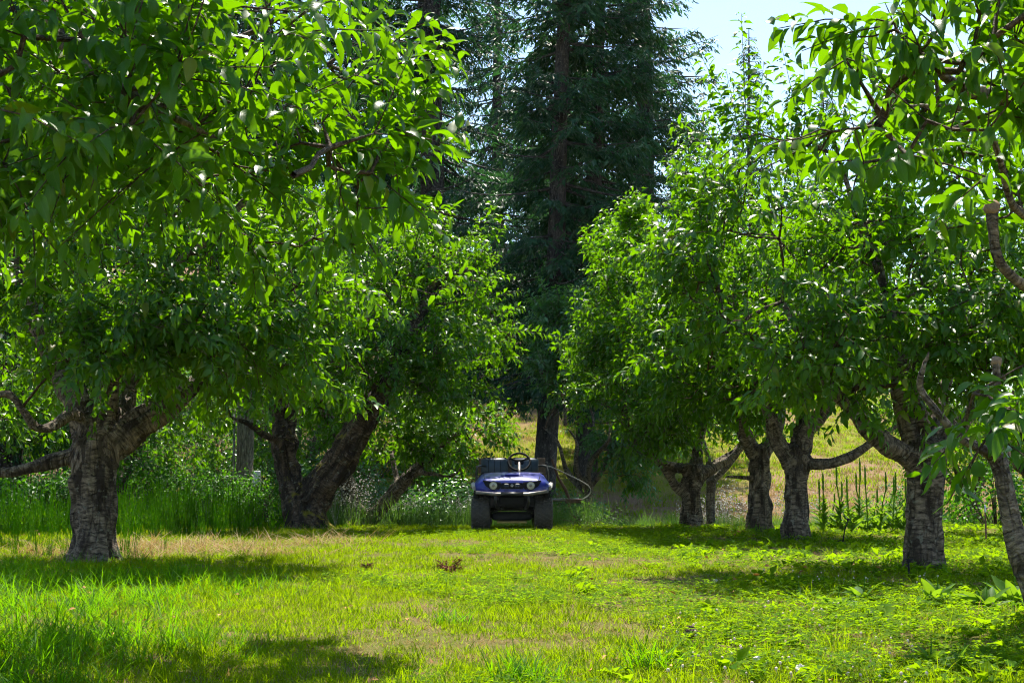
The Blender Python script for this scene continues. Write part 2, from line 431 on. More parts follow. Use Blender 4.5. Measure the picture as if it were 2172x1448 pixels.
def shoot_leaves(base, dirs, length, r, droop=(.15, .9), gap=.034, long=()):
    """leaves set spirally along shoots; returns pos, frames, size factor, stem segments"""
    PO, DI, UPV, SZ, SEG = [], [], [], [], []
    for i_, (b, d, ln) in enumerate(zip(base, dirs, length)):
        lg = i_ in long
        n = max(4, int(ln / (.024 if lg else gap))); t = (np.arange(n) + r.random(n) * .6) / n
        t = .12 + .88 * np.clip(t, 0, 1)
        sag = ln * .22 * max(0., 1 - abs(d[2]))
        axis = b + d * (t * ln)[:, None]; axis[:, 2] -= sag * t ** 2
        a = np.array([0, 0, 1.]) if abs(d[2]) < .92 else np.array([1., 0, 0])
        e1 = nrm(np.cross(d, a)); e2 = np.cross(d, e1)
        ph = r.random() * 6.28 + np.arange(n) * 2.4 + r.normal(0, .25, n)
        out = np.cos(ph)[:, None] * e1 + np.sin(ph)[:, None] * e2
        dl = out * .85 + d * r.uniform(.45, 1.1, n)[:, None]
        dl[:, 2] -= r.uniform(.2, .75, n) * max(.3, d[2]) if lg else r.uniform(*droop, n)
        dl = nrm(dl)
        PO.append(axis + dl * .022); DI.append(dl)
        UPV.append(np.tile(np.array([0, 0, 1.]) + d * .45, (n, 1))); SZ.append((1.08 - (.35 if lg else .45) * t ** 3) * r.uniform(.85 if lg else .55, 1.22, n))
        tt = np.array([0, .5, 1.]); sp_ = b + d * (tt * ln)[:, None]; sp_[:, 2] -= sag * tt ** 2
        SEG.append(sp_)
    return np.concatenate(PO), np.concatenate(DI), np.concatenate(UPV), np.concatenate(SZ), SEG

def segs_mesh(name, A, B, ra, rb, mat, n=5):
    """many tapered prisms A->B as one mesh, with bark coordinates"""
    A, B = np.asarray(A), np.asarray(B); ra = np.asarray(ra); rb = np.asarray(rb)
    d = nrm(B - A); h = np.where(np.abs(d[:, 2:3]) < .9, np.array([[0, 0, 1.]]), np.array([[1., 0, 0]]))
    e = nrm(np.cross(d, h)); f = np.cross(d, e)
    q = 2 * np.pi * np.arange(n) / n
    ring = np.cos(q)[None, :, None] * e[:, None] + np.sin(q)[None, :, None] * f[:, None]
    v0 = A[:, None] - d[:, None] * (ra * .3)[:, None, None] + ring * ra[:, None, None]
    v1 = B[:, None] + d[:, None] * (rb * .3)[:, None, None] + ring * rb[:, None, None]
    v = np.concatenate([v0, v1], 1); m_ = len(A)
    k = np.arange(n); quad = np.stack([k, (k + 1) % n, (k + 1) % n + n, k + n], -1)
    lv = (quad[None] + (np.arange(m_) * 2 * n)[:, None, None]).reshape(-1)
    al = np.concatenate([np.zeros((m_, n)), np.repeat(np.linalg.norm(B - A, axis=1)[:, None], n, 1)], 1) + (np.arange(m_) * .37)[:, None]
    bk = np.stack([al, np.tile(np.cos(np.concatenate([q, q])) * .03, (m_, 1)), np.tile(np.sin(np.concatenate([q, q])) * .03, (m_, 1))], -1)
    return mesh_np(name, v.reshape(-1, 3), lv, np.arange(m_ * n) * 4, {'bk': bk.reshape(-1, 3)}, None, mat)

def spline(pts, step=.07):
    """Catmull-Rom through (x,y,z,r) rows"""
    p = np.asarray(pts, float); p = np.concatenate([2 * p[:1] - p[1:2], p, 2 * p[-1:] - p[-2:-1]])
    out = []
    for i in range(1, len(p) - 2):
        n = max(2, int(np.linalg.norm(p[i + 1, :3] - p[i, :3]) / step)); t = (np.arange(n) / n)[:, None]
        a, b, c, d = p[i - 1], p[i], p[i + 1], p[i + 2]
        out.append(.5 * (2 * b + (c - a) * t + (2 * a - 5 * b + 4 * c - d) * t ** 2 + (3 * b - a - 3 * c + d) * t ** 3))
    out.append(p[-2:-1])
    o = np.concatenate(out); o[:, 3] = np.maximum(o[:, 3], .004)
    return o

def wood_mesh(name, polys, mat, base, voxel=.028, rough=.016, seed=0, holes=()):
    """trunk and limbs grown together into one skin"""
    mb = MB(); A, B, S = [], [], []; along = 0
    for s in polys:
        mb.tube(s[:, :3] - base, s[:, 3], 12)
        L_ = np.concatenate([[0], np.cumsum(np.linalg.norm(np.diff(s[:, :3], axis=0), axis=1))])
        A.append(s[:-1, :3] - base); B.append(s[1:, :3] - base); S.append(L_[:-1] + along); along += L_[-1] * .37 + 1.7
    me = mesh_py(name + '_raw', mb.v, mb.f)
    o = bpy.data.objects.new('tmp', me); COL.objects.link(o)
    md = o.modifiers.new('r', 'REMESH'); md.mode = 'VOXEL'; md.voxel_size = voxel
    dg = bpy.context.evaluated_depsgraph_get(); ev = o.evaluated_get(dg); m2 = ev.to_mesh()
    nv = len(m2.vertices); co = np.empty(nv * 3, np.float32); m2.vertices.foreach_get('co', co); co = co.reshape(-1, 3).astype(float)
    nl = len(m2.loops); lv = np.empty(nl, np.int32); m2.loops.foreach_get('vertex_index', lv)
    ls = np.empty(len(m2.polygons), np.int32); m2.polygons.foreach_get('loop_start', ls)
    ed = np.empty(len(m2.edges) * 2, np.int32); m2.edges.foreach_get('vertices', ed); ed = ed.reshape(-1, 2)
    ev.to_mesh_clear(); bpy.data.objects.remove(o); bpy.data.meshes.remove(me)
    for _ in range(3):                                    # smooth the voxel steps and the crotches
        acc = np.zeros_like(co); cnt = np.zeros(nv)
        for a, b in ((0, 1), (1, 0)):
            np.add.at(acc, ed[:, a], co[ed[:, b]]); np.add.at(cnt, ed[:, a], 1)
        co = .4 * co + .6 * acc / np.maximum(cnt, 1)[:, None]
    A, B, S = np.concatenate(A), np.concatenate(B), np.concatenate(S)
    best = np.full(nv, 1e9); bk = np.zeros((nv, 3)); nor = np.zeros((nv, 3))
    for a, b, s in zip(A, B, S):
        ab = b - a; l = np.linalg.norm(ab)
        t = np.clip((co - a) @ ab / (l * l + 1e-9), 0, 1); q = co - (a + t[:, None] * ab); d = np.linalg.norm(q, axis=1)
        k = d < best
        best[k] = d[k]
        bk[k] = np.stack([s + t[k] * l, q[k, 0], q[k, 1] + .7 * q[k, 2]], -1); nor[k] = q[k]
    nor = nrm(nor)
    bq = bk * np.array([3.0, 16., 16.])
    disp = rough * (1.2 * vnoise(bq, seed) + .8 * vnoise(bq * 2.3, seed + 1)) + rough * 1.3 * vnoise(co * 5, seed + 2) - rough * 2.2 * np.clip(vnoise(bk * np.array([1.3, 14., 14.]), seed + 3) - .25, 0, 1)
    disp *= np.clip(best / .12, .15, 1.3)
    for (hc, hr, hd) in holes:                            # hollows and rotted wounds
        w = np.exp(-np.sum(((co - hc) / hr) ** 2, -1)); disp -= hd * w
    th = np.arctan2(nor[:, 1], nor[:, 0]); low = np.exp(-np.clip(co[:, 2], -.1, None) / .16) * (best > .05)
    disp = disp + low * best * (.10 + .22 * np.clip(np.cos(5 * th + seed) + .5 * np.cos(3 * th + seed * 2), 0, 1.5))
    co = co + nor * disp[:, None]
    return mesh_np(name, co, lv, ls, {'bk': bk}, None, mat)

def grow(limbs, pts, r, jit=.05):
    """attach crown points to the limbs one by one; returns node arrays"""
    nodes = [p for s in limbs for p in s[::3, :3]]; par = []; 
    k = 0
    for s in limbs:
        n = len(s[::3]); par += [-1] + list(range(k, k + n - 1)); k += n
    nodes = list(map(np.asarray, nodes)); fixed = len(nodes)
    arr = np.array(nodes); plen = np.zeros(len(nodes))
    d0 = np.array([np.min(np.linalg.norm(arr - p, axis=1)) for p in pts]); order = np.argsort(d0)
    cap = len(nodes) + len(pts) * 14; buf = np.zeros((cap, 3)); buf[:fixed] = arr; pl = np.zeros(cap); n = fixed
    tips = np.zeros(len(pts), int)
    for i in order:
        p = pts[i]; d = np.linalg.norm(buf[:n] - p, axis=1)
        j = int(np.argmin(d + .25 * pl[:n] + .25 * np.maximum(0, buf[:n, 2] - p[2])))
        a = buf[j].copy(); L_ = np.linalg.norm(p - a); m_ = int(min(12, max(1, round(L_ / .2)))); bow = r.normal(0, .08 * L_, 3); bow[2] += .06 * L_
        last = j
        for q in range(1, m_ + 1):
            t = q / m_
            x = a + (p - a) * t + bow * 4 * t * (1 - t) * .5 + (r.normal(0, jit * .35, 3) if q < m_ else 0)
            buf[n] = x; pl[n] = pl[last] + L_ / m_; par.append(last); last = n; n += 1
        tips[i] = last
    return buf[:n], np.array(par), fixed, tips

def sample_ells(ells, n, r, gap=.02, seed=0, zmin=None):
    vol = np.array([e[3] * e[4] * e[5] * (e[6] if len(e) > 6 else 1) for e in ells]); out = []
    cnt = np.round(n * vol / vol.sum()).astype(int)
    for e, c in zip(ells, cnt):
        d = nrm(r.normal(size=(c * 3 + 8, 3))); rad = r.random(c * 3 + 8) ** .38
        p = np.array(e[:3]) + d * rad[:, None] * np.array(e[3:6])
        p = p[vnoise(p * np.array([1.25, 1.25, 1.9]), seed) > -gap][:c]
        out.append(p)
    p = np.concatenate(out)
    return p

CHERRY_N = [0]
def cherry(label, base, limbs, ells, natt=300, lod=1, size=.125, parts=0, seed=0, bark='bark', leaf=None, sprouts=(), voxel=.028,
           shoots=2.3, spur=1.6, group='cherry trees of the orchard', rough=.021, holes=(), droop=(.05, .75), slen=(.24, .66), name='cherry_tree', auto=26):
    r = R_(seed); base = np.array([base[0], base[1], float(gz(base[0], base[1]))])
    root = empty(name, base); tag(root, label, 'tree', group)
    S = [spline(l) for l in limbs]
    obj('trunk', wood_mesh('trunk', S, M[bark], base, voxel, rough, seed, holes), root)
    pts = sample_ells(ells, int(natt * .88), r, seed=seed)
    pts = pts[pts[:, 2] > gz(pts[:, 0], pts[:, 1]) + .5]
    cen0 = np.average([e[:3] for e in ells], axis=0, weights=[e[3] * e[4] * e[5] for e in ells])
    sprouts = list(sprouts)
    if auto:
        hgt = (pts[:, 2] - cen0[2]) + .45 * np.linalg.norm(pts[:, :2] - cen0[:2], axis=1) + r.normal(0, .25, len(pts))
        for i in np.argsort(-hgt)[:auto]:
            l = r.uniform(.4, .85); dd = nrm(nrm(pts[i] - cen0) * np.array([.7, .7, .2]) + np.array([0, 0, r.uniform(.5, 1.2)]) + r.normal(0, .15, 3))
            sprouts.append((tuple(pts[i] + dd * l * .9), tuple(dd), l))
    spb = np.array([np.array(t) - nrm(np.array(d, float)) * l for (t, d, l) in sprouts]) if sprouts else np.zeros((0, 3))
    allp = np.concatenate([pts, spb])
    nd, par, fixed, tips = grow(S, allp, r)
    n = len(nd); load = np.zeros(n); load[tips] += 1
    for i in range(n - 1, fixed - 1, -1): load[par[i]] += load[i]
    rad = np.clip(.0042 * np.maximum(load, 1) ** .44, .004, .05)
    k = np.arange(fixed, n); A, B, ra, rb = nd[par[k]], nd[k], np.where(par[k] < fixed, rad[k] * 1.15, rad[par[k]]), rad[k]
    # shoots
    bd = nrm(nd[tips[:len(pts)]] - nd[par[tips[:len(pts)]]])
    cen = np.mean([e[:3] for e in ells], axis=0)
    nb = r.poisson(shoots * .78, len(pts)); nb = np.maximum(nb, 1); ib = np.repeat(np.arange(len(pts)), nb)
    o_ = nrm(pts[ib] - cen)
    d = nrm(.5 * bd[ib] + .55 * o_ + r.normal(0, .5, (len(ib), 3)) + np.array([0, 0, 1.]) * r.uniform(-.25, .65, (len(ib), 1)))
    ln = r.uniform(*slen, len(ib))
    sb, sd, sl = [pts[ib]], [d], [ln]
    for j, (t, dd, l) in enumerate(sprouts):
        dd = nrm(np.array(dd, float)); sb.append(spb[j:j + 1]); sd.append(dd[None]); sl.append(np.array([l]))
    # spurs along the older twigs
    cand = np.nonzero((np.arange(n) >= fixed) & (rad < .022))[0]
    js = r.choice(cand, int(len(pts) * spur)) if len(cand) else np.zeros(0, int)
    sb.append(nd[js] + r.normal(0, .02, (len(js), 3))); sd.append(nrm(r.normal(0, 1, (len(js), 3)) + np.array([0, 0, .5]))); sl.append(r.uniform(.08, .2, len(js)))
    nspur = len(js)
    pos, dl, up, sz, seg = shoot_leaves(np.concatenate(sb), np.concatenate(sd), np.concatenate(sl), r, droop, long=set(range(len(ib), len(ib) + len(sprouts))))
    seg = seg[:len(seg) - nspur]
    sA = np.concatenate([s[:-1] for s in seg]); sB = np.concatenate([s[1:] for s in seg])
    rr = np.tile(np.array([.0045, .0034, .0020]), (len(seg), 1))
    lsh = np.array([len(s) for s in seg])
    A = np.concatenate([A, sA]); B = np.concatenate([B, sB]); ra = np.concatenate([ra, rr[:, :-1].ravel()]); rb = np.concatenate([rb, rr[:, 1:].ravel()])
    br = obj('branches', segs_mesh('branches', A - base, B - base, ra, rb, M['twig'], 4 if lod < 1 else 3), root); tag(br, kind='stuff')
    Fr = frames(dl, up, r, .5); sz = sz * size * (1.13 if lod == 2 else 1.03)
    keep = pos[:, 1] > 1.6
    pos, Fr, sz = pos[keep], Fr[keep], sz[keep]
    take = np.zeros(len(pos), bool)
    if parts:
        u, v, dep = proj(pos); inn = (u > 5) & (u < 2167) & (v > 5) & (v < 1440)
        face = np.abs(np.einsum('ni,ni->n', Fr[:, :, 2], nrm(pos - np.array([0, 0, CAMH]))))
        score = sz * (.35 + face) / dep * inn - (dep - dep.min()) * .02 * sz / dep
        take[np.argsort(-score)[:parts]] = True
    T = LEAF[lod]
    cr = obj('crown', leaves_mesh('crown', T, pos[~take] - base, Fr[~take], sz[~take], M[leaf or ('leaf' if lod < 2 else 'leaf_far')], seed), root)
    tag(cr, kind='stuff')
    for i in np.nonzero(take)[0]:
        q = bpy.data.objects.new('leaf', LEAFOBJ[int(r.integers(0, len(LEAFOBJ)))]); COL.objects.link(q); q.parent = root
        mm = Matrix([[*(Fr[i][a] * sz[i]), pos[i][a] - base[a]] for a in range(3)] + [[0, 0, 0, 1]])
        q.matrix_basis = mm
    CHERRY_N[0] += len(pos)
    return root

def LP(Y, *pts):                                          # limb through picture points: (px, py, r_px, dY)
    out = []
    for q in pts:
        dy = q[3] if len(q) > 3 else 0
        p = P(q[0], q[1], Y + dy); out.append((*p, q[2] / FPX * (Y + dy)))
    return out
def EL(px, py, Y, rx, ry, rz, w=1.): return (*P(px, py, Y), rx, ry, rz, w)
def SPR(px, py, Y, d, l): return (tuple(P(px, py, Y)), d, l)
def auto_limbs(x, y, h, r0, nl, cr, top, seed):
    r = R_(seed); z0 = float(gz(x, y)); b = (x, y, z0 - .1)
    lean = r.normal(0, .06, 2); f = np.array([x + lean[0], y + lean[1], z0 + h])
    out = [[(*b, r0 * 1.35), (x, y, z0 + .12, r0 * 1.05), (x + lean[0] * .5, y + lean[1] * .5, z0 + h * .55, r0 * .95), (*f, r0)]]
    for k in range(nl):
        a = 6.28 * (k + r.uniform(-.25, .25)) / nl; q = cr * r.uniform(.55, .8)
        e = np.array([x + math.cos(a) * q, y + math.sin(a) * q, z0 + h + (top - h) * r.uniform(.4, .8)])
        m1 = f + (e - f) * .35 + np.array([0, 0, -.1]) + r.normal(0, .08, 3); m2_ = f + (e - f) * .7 + r.normal(0, .12, 3)
        out.append([(*(f - np.array([0, 0, .12])), r0 * .62), (*m1, r0 * .5), (*m2_, r0 * .34), (*e, r0 * .16)])
    return out

# ------------------------------------------------------------------ the orchard
# front tree of the left row, banded grey trunk
YA = 14.6
limbsA = [
    LP(YA, (196, 1215, 66), (197, 1185, 54), (198, 1120, 48), (200, 1030, 48), (205, 950, 53), (212, 890, 46)),
    LP(YA, (185, 905, 34), (168, 860, 30), (135, 800, 27, .2), (100, 735, 25, .3), (70, 660, 20, .4), (40, 560, 14, .5), (60, 430, 9, .6)),
    LP(YA, (215, 910, 32), (226, 850, 26, -.1), (240, 790, 19, -.2), (290, 715, 17, -.3), (335, 640, 16, -.4), (370, 570, 13, -.5), (480, 470, 11, -.7), (560, 380, 7, -.9)),
    LP(YA, (240, 890, 26, .1), (268, 850, 19, .3), (285, 790, 17, .5), (300, 720, 14, .8), (280, 600, 10, 1.1)),
    LP(YA, (240, 945, 36), (290, 905, 33, .1), (345, 872, 30, .2), (400, 825, 22, .3), (440, 790, 15, .4), (560, 700, 10, .6), (650, 620, 6, .8)),
    LP(YA, (180, 965, 22), (120, 974, 17, -.1), (60, 992, 15, -.2), (0, 1002, 13.5, -.3), (-90, 985, 13, -.6), (-200, 900, 9, -.7)),
    LP(YA, (185, 885, 16), (150, 880, 14, -.4), (110, 905, 13.5, -.7), (75, 905, 13, -.9), (45, 865, 12, -1.), (20, 833, 11, -1.05), (-30, 838, 10, -1.1), (-90, 760, 5, -.9)),
]
cherry('large cherry tree with a thick grey banded trunk standing left of the mown lane', P(196, 1185, YA)[:2], limbsA,
       [EL(330, 560, YA, 2.5, 2.2, 1.55), EL(120, 480, YA, 2.0, 2.2, 1.5), EL(560, 620, YA - .3, 1.2, 1.6, 1.0, 1.2), EL(20, 730, YA + .2, .9, .9, .35), EL(230, 660, YA - 1.2, 2.0, .7, .5, 2.), EL(530, 760, YA - .5, 1.2, 1.0, .5, 2.), EL(90, 620, YA - 1.0, 1.4, .8, .6, 1.5), EL(280, 700, YA - 1.5, 1.9, .5, .32, 5.), EL(430, 660, YA - 1.2, 1.2, .6, .5, 1.5)],
       720, 1, .132, 300, 11, shoots=2.5, sprouts=[SPR(1000, 560, YA, (.6, 0, .5), .5), SPR(640, 430, YA, (.3, 0, 1), .6)])
# tree out of the frame on the left whose branches hang into the top corner
YN = 8.0
limbsN = [
    [(-4.3, YN, -.1, .25), (-4.3, YN, .15, .19), (-4.28, YN, .7, .17), (-4.25, YN, 1.15, .18)],
    [(-4.25, YN, 1.1, .12), (-4.0, YN - .2, 2.0, .10), (-3.2, YN - .6, 3.2, .07), (-2.5, YN - .8, 3.9, .04)],
    LP(YN, (-480, 560, 46), (-300, 200, 30, -.4), (30, -20, 20, -.9), (150, 110, 18, -1.2), (260, 190, 15, -1.4), (400, 265, 11, -1.5), (560, 340, 7, -1.5), (680, 400, 2.5, -1.4)),
    [(-4.2, YN, 1.1, .11), (-3.9, YN + .5, 2.2, .08), (-2.9, YN + .7, 3.2, .05), (-1.6, YN + .6, 3.6, .025)],
    [(-4.3, YN, 1.1, .10), (-4.8, YN - .3, 2.0, .08), (-5.5, YN - .5, 3.0, .04)],
]
cherry('cherry tree reaching in from the top left corner with large dark hanging leaves', (-4.3, YN), limbsN,
       [(-2.7, 7.4, 3.35, 1.6, 1.7, 1.15), (-1.45, 7.9, 3.05, 1.0, 1.2, 1.0, 1.2), (-2.0, 6.3, 2.75, 1.1, .8, .55, 1.2), (-3.7, 8.2, 3.3, 1.6, 1.6, 1.2, .5), (-2.6, 6.6, 2.5, 1.2, .9, .6, 1.6)],
       420, 0, .145, 300, 12, auto=8, shoots=2.1, spur=1.1, sprouts=[SPR(940, 55, 8.2, (.25, 0, 1), .6), SPR(990, 255, 8.1, (.7, 0, .55), .55), SPR(955, 420, 8.2, (.8, 0, .1), .5), SPR(830, 20, 8.2, (.1, 0, 1), .5)])
# old forked tree with the hollow limb
YB = 23.4
limbsB = [
    LP(YB, (650, 1140, 56), (652, 1115, 45), (648, 1085, 41), (645, 1060, 38)),
    LP(YB, (634, 1080, 28), (612, 1010, 27, .1), (603, 940, 28, .1), (595, 880, 27, .2), (592, 830, 22, .3), (570, 740, 18, .4), (540, 640, 12, .6), (520, 560, 8, .7)),
    LP(YB, (655, 1080, 34), (690, 1015, 32, -.1), (728, 965, 31, -.2), (758, 912, 29, -.3), (788, 868, 27, -.4), (830, 790, 22, -.4), (850, 750, 21, -.4), (880, 690, 16, -.4), (930, 600, 12, -.3), (1000, 570, 7, -.2)),
    LP(YB, (800, 860, 18, -.3), (790, 780, 15, .2), (785, 700, 12, .5), (740, 600, 8, .8)),
    LP(YB, (600, 930, 10, 0), (565, 925, 8, -.2), (530, 900, 7, -.3), (490, 885, 5, -.4)),
]
hB = P(618, 960, YB + .05) - np.array([*P(650, 1115, YB)[:2], float(gz(*P(650, 1115, YB)[:2]))]) + np.array([.0, -.2, 0])
cherry('old cherry tree forked low with a hollow dark limb and mossy leaning limb', P(650, 1115, YB)[:2], limbsB,
       [EL(760, 660, YB, 2.0, 2.0, 1.45), EL(560, 720, YB, 1.2, 1.6, 1.0), EL(980, 720, YB, .95, 1.2, 1.05), EL(930, 830, YB - .3, .8, .9, .5), EL(880, 560, YB, 1.2, 1.3, .8), EL(700, 790, YB - 1.2, 2.0, .7, .6, 1.6), EL(920, 760, YB - .8, 1.2, .8, .7, 1.4), EL(820, 730, YB - 1.6, 1.1, .4, .5, 1.4)],
       740, 2, .122, 300, 13, bark='bark_old', rough=.028, holes=[(hB, np.array([.08, .22, .45]), .17)],
       sprouts=[SPR(1045, 425, YB, (.1, 0, 1), .75), SPR(1015, 460, YB, (-.1, 0, 1), .6), SPR(1075, 450, YB, (.4, 0, 1), .6), SPR(1175, 690, YB, (1, 0, .12), .9), SPR(1110, 640, YB, (.9, 0, .5), .6)])
# slender V-shaped tree behind it
YC = 25.4
limbsC = [
    LP(YC, (768, 1135, 30), (765, 1108, 20), (752, 1085, 19), (738, 1040, 18, .1), (725, 980, 16, .1), (705, 900, 13, .2), (685, 850, 10, .3), (690, 780, 7, .5)),
    LP(YC, (770, 1112, 20), (795, 1092, 17), (830, 1050, 15, -.1), (865, 1010, 13, -.2), (890, 990, 12, -.3), (940, 940, 8, -.4), (1000, 900, 5, -.5)),
    LP(YC, (880, 1000, 8, -.2), (920, 1005, 5, -.6), (950, 1010, 4, -.8), (972, 1000, 3.5, -.9), (978, 985, 2.5, -.9)),
    LP(YC, (845, 1035, 9, -.1), (838, 1000, 7, .1), (830, 960, 5, .2)),
]
cherry('slender cherry tree with a low V-shaped trunk behind the hollow tree', P(768, 1110, YC)[:2], limbsC,
       [EL(950, 920, YC, 1.15, 1.2, .55), EL(820, 900, YC, 1.0, 1.2, .6), EL(700, 800, YC + .5, 1.0, 1.2, .8)], 330, 2, .12, 200, 14, leaf='leaf_far', bark='bark')

# right row
YR0 = 8.4
limbs0 = [
    LP(YR0, (2230, 1330, 42), (2200, 1260, 30), (2165, 1180, 25), (2142, 1090, 22), (2128, 1010, 20), (2108, 960, 18)),
    LP(YR0, (2112, 965, 17), (2070, 945, 14, -.2), (2035, 928, 12, -.3), (1985, 870, 11, -.4), (1952, 825, 10, -.4), (1955, 790, 9, -.45), (1972, 745, 7, -.5)),
    LP(YR0, (2125, 1000, 18), (2118, 900, 15, .1), (2114, 840, 12, .1), (2114, 765, 10.5, .1)),
    LP(YR0, (2170, 1200, 22), (2230, 1000, 24, .2), (2300, 700, 26, .3), (2280, 400, 24, .1), (2200, 235, 21, -.3), (2120, 205, 19, -.6), (2045, 190, 15, -.8), (1960, 130, 8, -1.0)),
    LP(YR0, (2290, 640, 18, .2), (2200, 470, 14, -.3), (2150, 440, 12, -.4), (2080, 250, 9, -.8), (1900, 230, 7, -1.2), (1850, 290, 5, -1.5)),
    LP(YR0, (2330, 700, 14, 0), (2230, 640, 14, -.2), (2150, 590, 13, -.35), (2115, 545, 13, -.4), (2107, 490, 13, -.4), (2105, 442, 14, -.4)),
]
R0ROOT = cherry('pale slim cherry tree at the right edge with branches across the top right corner', P(2200, 1262, YR0)[:2], limbs0,
       [(2.55, 6.9, 3.0, .85, .9, .62), (3.2, 8.0, 3.2, 1.3, 1.4, 1.1, .8), (1.7, 6.7, 2.95, .5, .5, .15, 2.2), EL(2100, 850, 6.9, .24, .4, .30, 1.5), EL(2140, 790, 7.2, .25, .4, .3, 1.6), EL(1950, 330, 7.0, .7, .5, .3, 1.2), EL(2140, 610, 7.0, .28, .25, .22, 3.5)],
       270, 0, .14, 300, 15, auto=0, slen=(.14, .36), bark='bark', shoots=2.0, spur=1.2, voxel=.018, rough=.012, droop=(.4, 1.3),
       sprouts=[SPR(1640, 20, 6.6, (-1, 0, .1), .5), SPR(1700, 70, 6.6, (-1, 0, -.1), .45), SPR(1960, 1000, 7.6, (-.6, 0, -.6), .3), SPR(2110, 60, 6.6, (.1, 0, 1), .5), SPR(1960, 480, 6.9, (-.5, 0, -.4), .4)])
for (px, py, dy, rr0, lean) in ((2105, 438, -.42, 15.5, -.7), (2114, 764, .1, 10.8, -.4)):
    c_ = P(px, py, YR0 + dy) ; mb = MB(); mb.lathe([(rr0 / FPX * YR0 * 1.02, -.03), (rr0 / FPX * YR0 * .98, .012), (rr0 / FPX * YR0 * .5, .014), (.001, .012)], (0, 0, 0), 'z', 20)
    Rz = Matrix.Rotation(-lean * 1.6, 3, 'X'); R0_ = R0ROOT.location
    ce = obj('sawn_end', mesh_py('sawn_end', [Rz @ Vector(q) + Vector(c_) - R0_ for q in mb.v], mb.f, principled('sawn_wood', (.26, .17, .10), .8, var=.3, scale=60)), R0ROOT)
YR1 = 13.0
limbs1 = [
    LP(YR1, (1962, 1235, 50), (1962, 1205, 42), (1962, 1130, 38), (1964, 1050, 38), (1962, 985, 43), (1958, 945, 42)),
    LP(YR1, (1945, 985, 28), (1905, 955, 22, -.2), (1855, 925, 19, -.3), (1815, 880, 18, -.3), (1775, 838, 16, -.3), (1730, 770, 12, -.3), (1660, 640, 8, -.2)),
    LP(YR1, (1950, 960, 34), (1935, 890, 29, .1), (1915, 810, 24, .2), (1905, 740, 20, .2), (1880, 620, 15, .3), (1830, 480, 12, .3), (1800, 400, 9, .2), (1770, 300, 5, .1)),
    LP(YR1, (1985, 960, 26), (2010, 925, 24, .2), (2045, 890, 20, .3), (2110, 820, 16, .4), (2180, 700, 10, .5)),
    LP(YR1, (1970, 950, 20, .2), (1990, 870, 16, .6), (2020, 760, 12, 1.), (2060, 600, 7, 1.2)),
]
cherry('cherry tree with dark cracked trunk at the right beside the tall weed stalks', P(1962, 1205, YR1)[:2], limbs1,
       [EL(1840, 540, YR1, 1.75, 1.9, 1.35), EL(1620, 510, YR1, .95, 1.3, 1.0, 1.2), EL(2080, 560, YR1, 1.6, 1.9, 1.4), EL(1880, 740, YR1 - .3, 1.4, 1.4, .55), EL(1830, 700, YR1 - 1.2, 1.5, .6, .5, 2.), EL(2060, 700, YR1 - 1.2, .9, .6, .6, 1.6)],
       640, 1, .128, 300, 16, auto=4, shoots=2.3,
       sprouts=[SPR(1572, 28, YR1, (-.03, 0, 1), 1.1), SPR(1478, 95, YR1, (-.45, 0, 1), 1.0), SPR(1655, 85, YR1, (-.2, 0, 1), .95), SPR(1425, 250, YR1, (-.7, 0, .6), .6), SPR(1760, 140, YR1, (.1, 0, 1), .6), SPR(1705, 130, YR1, (0, 0, 1), .6), SPR(1540, 150, YR1, (-.2, 0, 1), .6), SPR(1620, 130, YR1, (.1, 0, 1), .7), SPR(1500, 200, YR1, (-.3, .1, 1), .6), SPR(1680, 190, YR1, (.1, -.1, 1), .5), SPR(1450, 310, YR1, (-.6, 0, .7), .55), SPR(1800, 210, YR1, (.1, 0, 1), .5)])
YR2 = 19.4
limbs2 = [
    LP(YR2, (1691, 1168, 34), (1690, 1138, 27), (1690, 1080, 25), (1690, 1020, 25), (1690, 975, 29), (1692, 945, 28)),
    LP(YR2, (1680, 985, 22), (1650, 935, 17, -.1), (1630, 880, 15, -.2), (1615, 830, 13, -.2), (1580, 740, 9, -.2), (1540, 640, 6, -.1)),
    LP(YR2, (1695, 970, 22), (1712, 915, 18), (1745, 870, 15, .1), (1775, 820, 11, .2), (1810, 720, 7, .3)),
    LP(YR2, (1700, 975, 14), (1740, 984, 12, -.2), (1800, 970, 10, -.3), (1860, 930, 8, -.3), (1915, 895, 6, -.2)),
    LP(YR2, (1692, 950, 18), (1700, 880, 13, .4), (1705, 790, 10, .7), (1690, 650, 6, 1.0)),
]
cherry('cherry tree with a pale banded round trunk, first of the three behind the weed stalks', P(1690, 1138, YR2)[:2], limbs2,
       [EL(1640, 640, YR2, 1.7, 1.7, 1.4), EL(1470, 720, YR2 - .2, .9, 1.2, 1.0), EL(1800, 700, YR2, 1.2, 1.5, 1.0), EL(1620, 800, YR2 - .2, 1.5, 1.2, .45), EL(1640, 770, YR2 - 1.2, 1.6, .6, .5, 2.)],
       560, 2, .125, 150, 17, bark='bark', sprouts=[SPR(1420, 360, YR2, (-.3, 0, 1), .8), SPR(1310, 420, YR2 + 2, (-.15, 0, 1), .9), SPR(1340, 440, YR2 + 2, (.1, 0, 1), .7)])
YR3 = 21.4
limbs3 = [
    LP(YR3, (1614, 1155, 33), (1614, 1126, 26), (1614, 1060, 24), (1612, 1000, 24), (1612, 950, 26)),
    LP(YR3, (1600, 965, 18), (1580, 920, 14, -.1), (1570, 870, 12, -.2), (1555, 780, 8, -.2), (1500, 660, 5, 0)),
    LP(YR3, (1622, 960, 20), (1650, 905, 13, .3), (1660, 820, 9, .5), (1690, 720, 6, .6)),
    LP(YR3, (1605, 1015, 8, 0), (1575, 1012, 6, -.2), (1540, 1010, 5, -.3)),
]
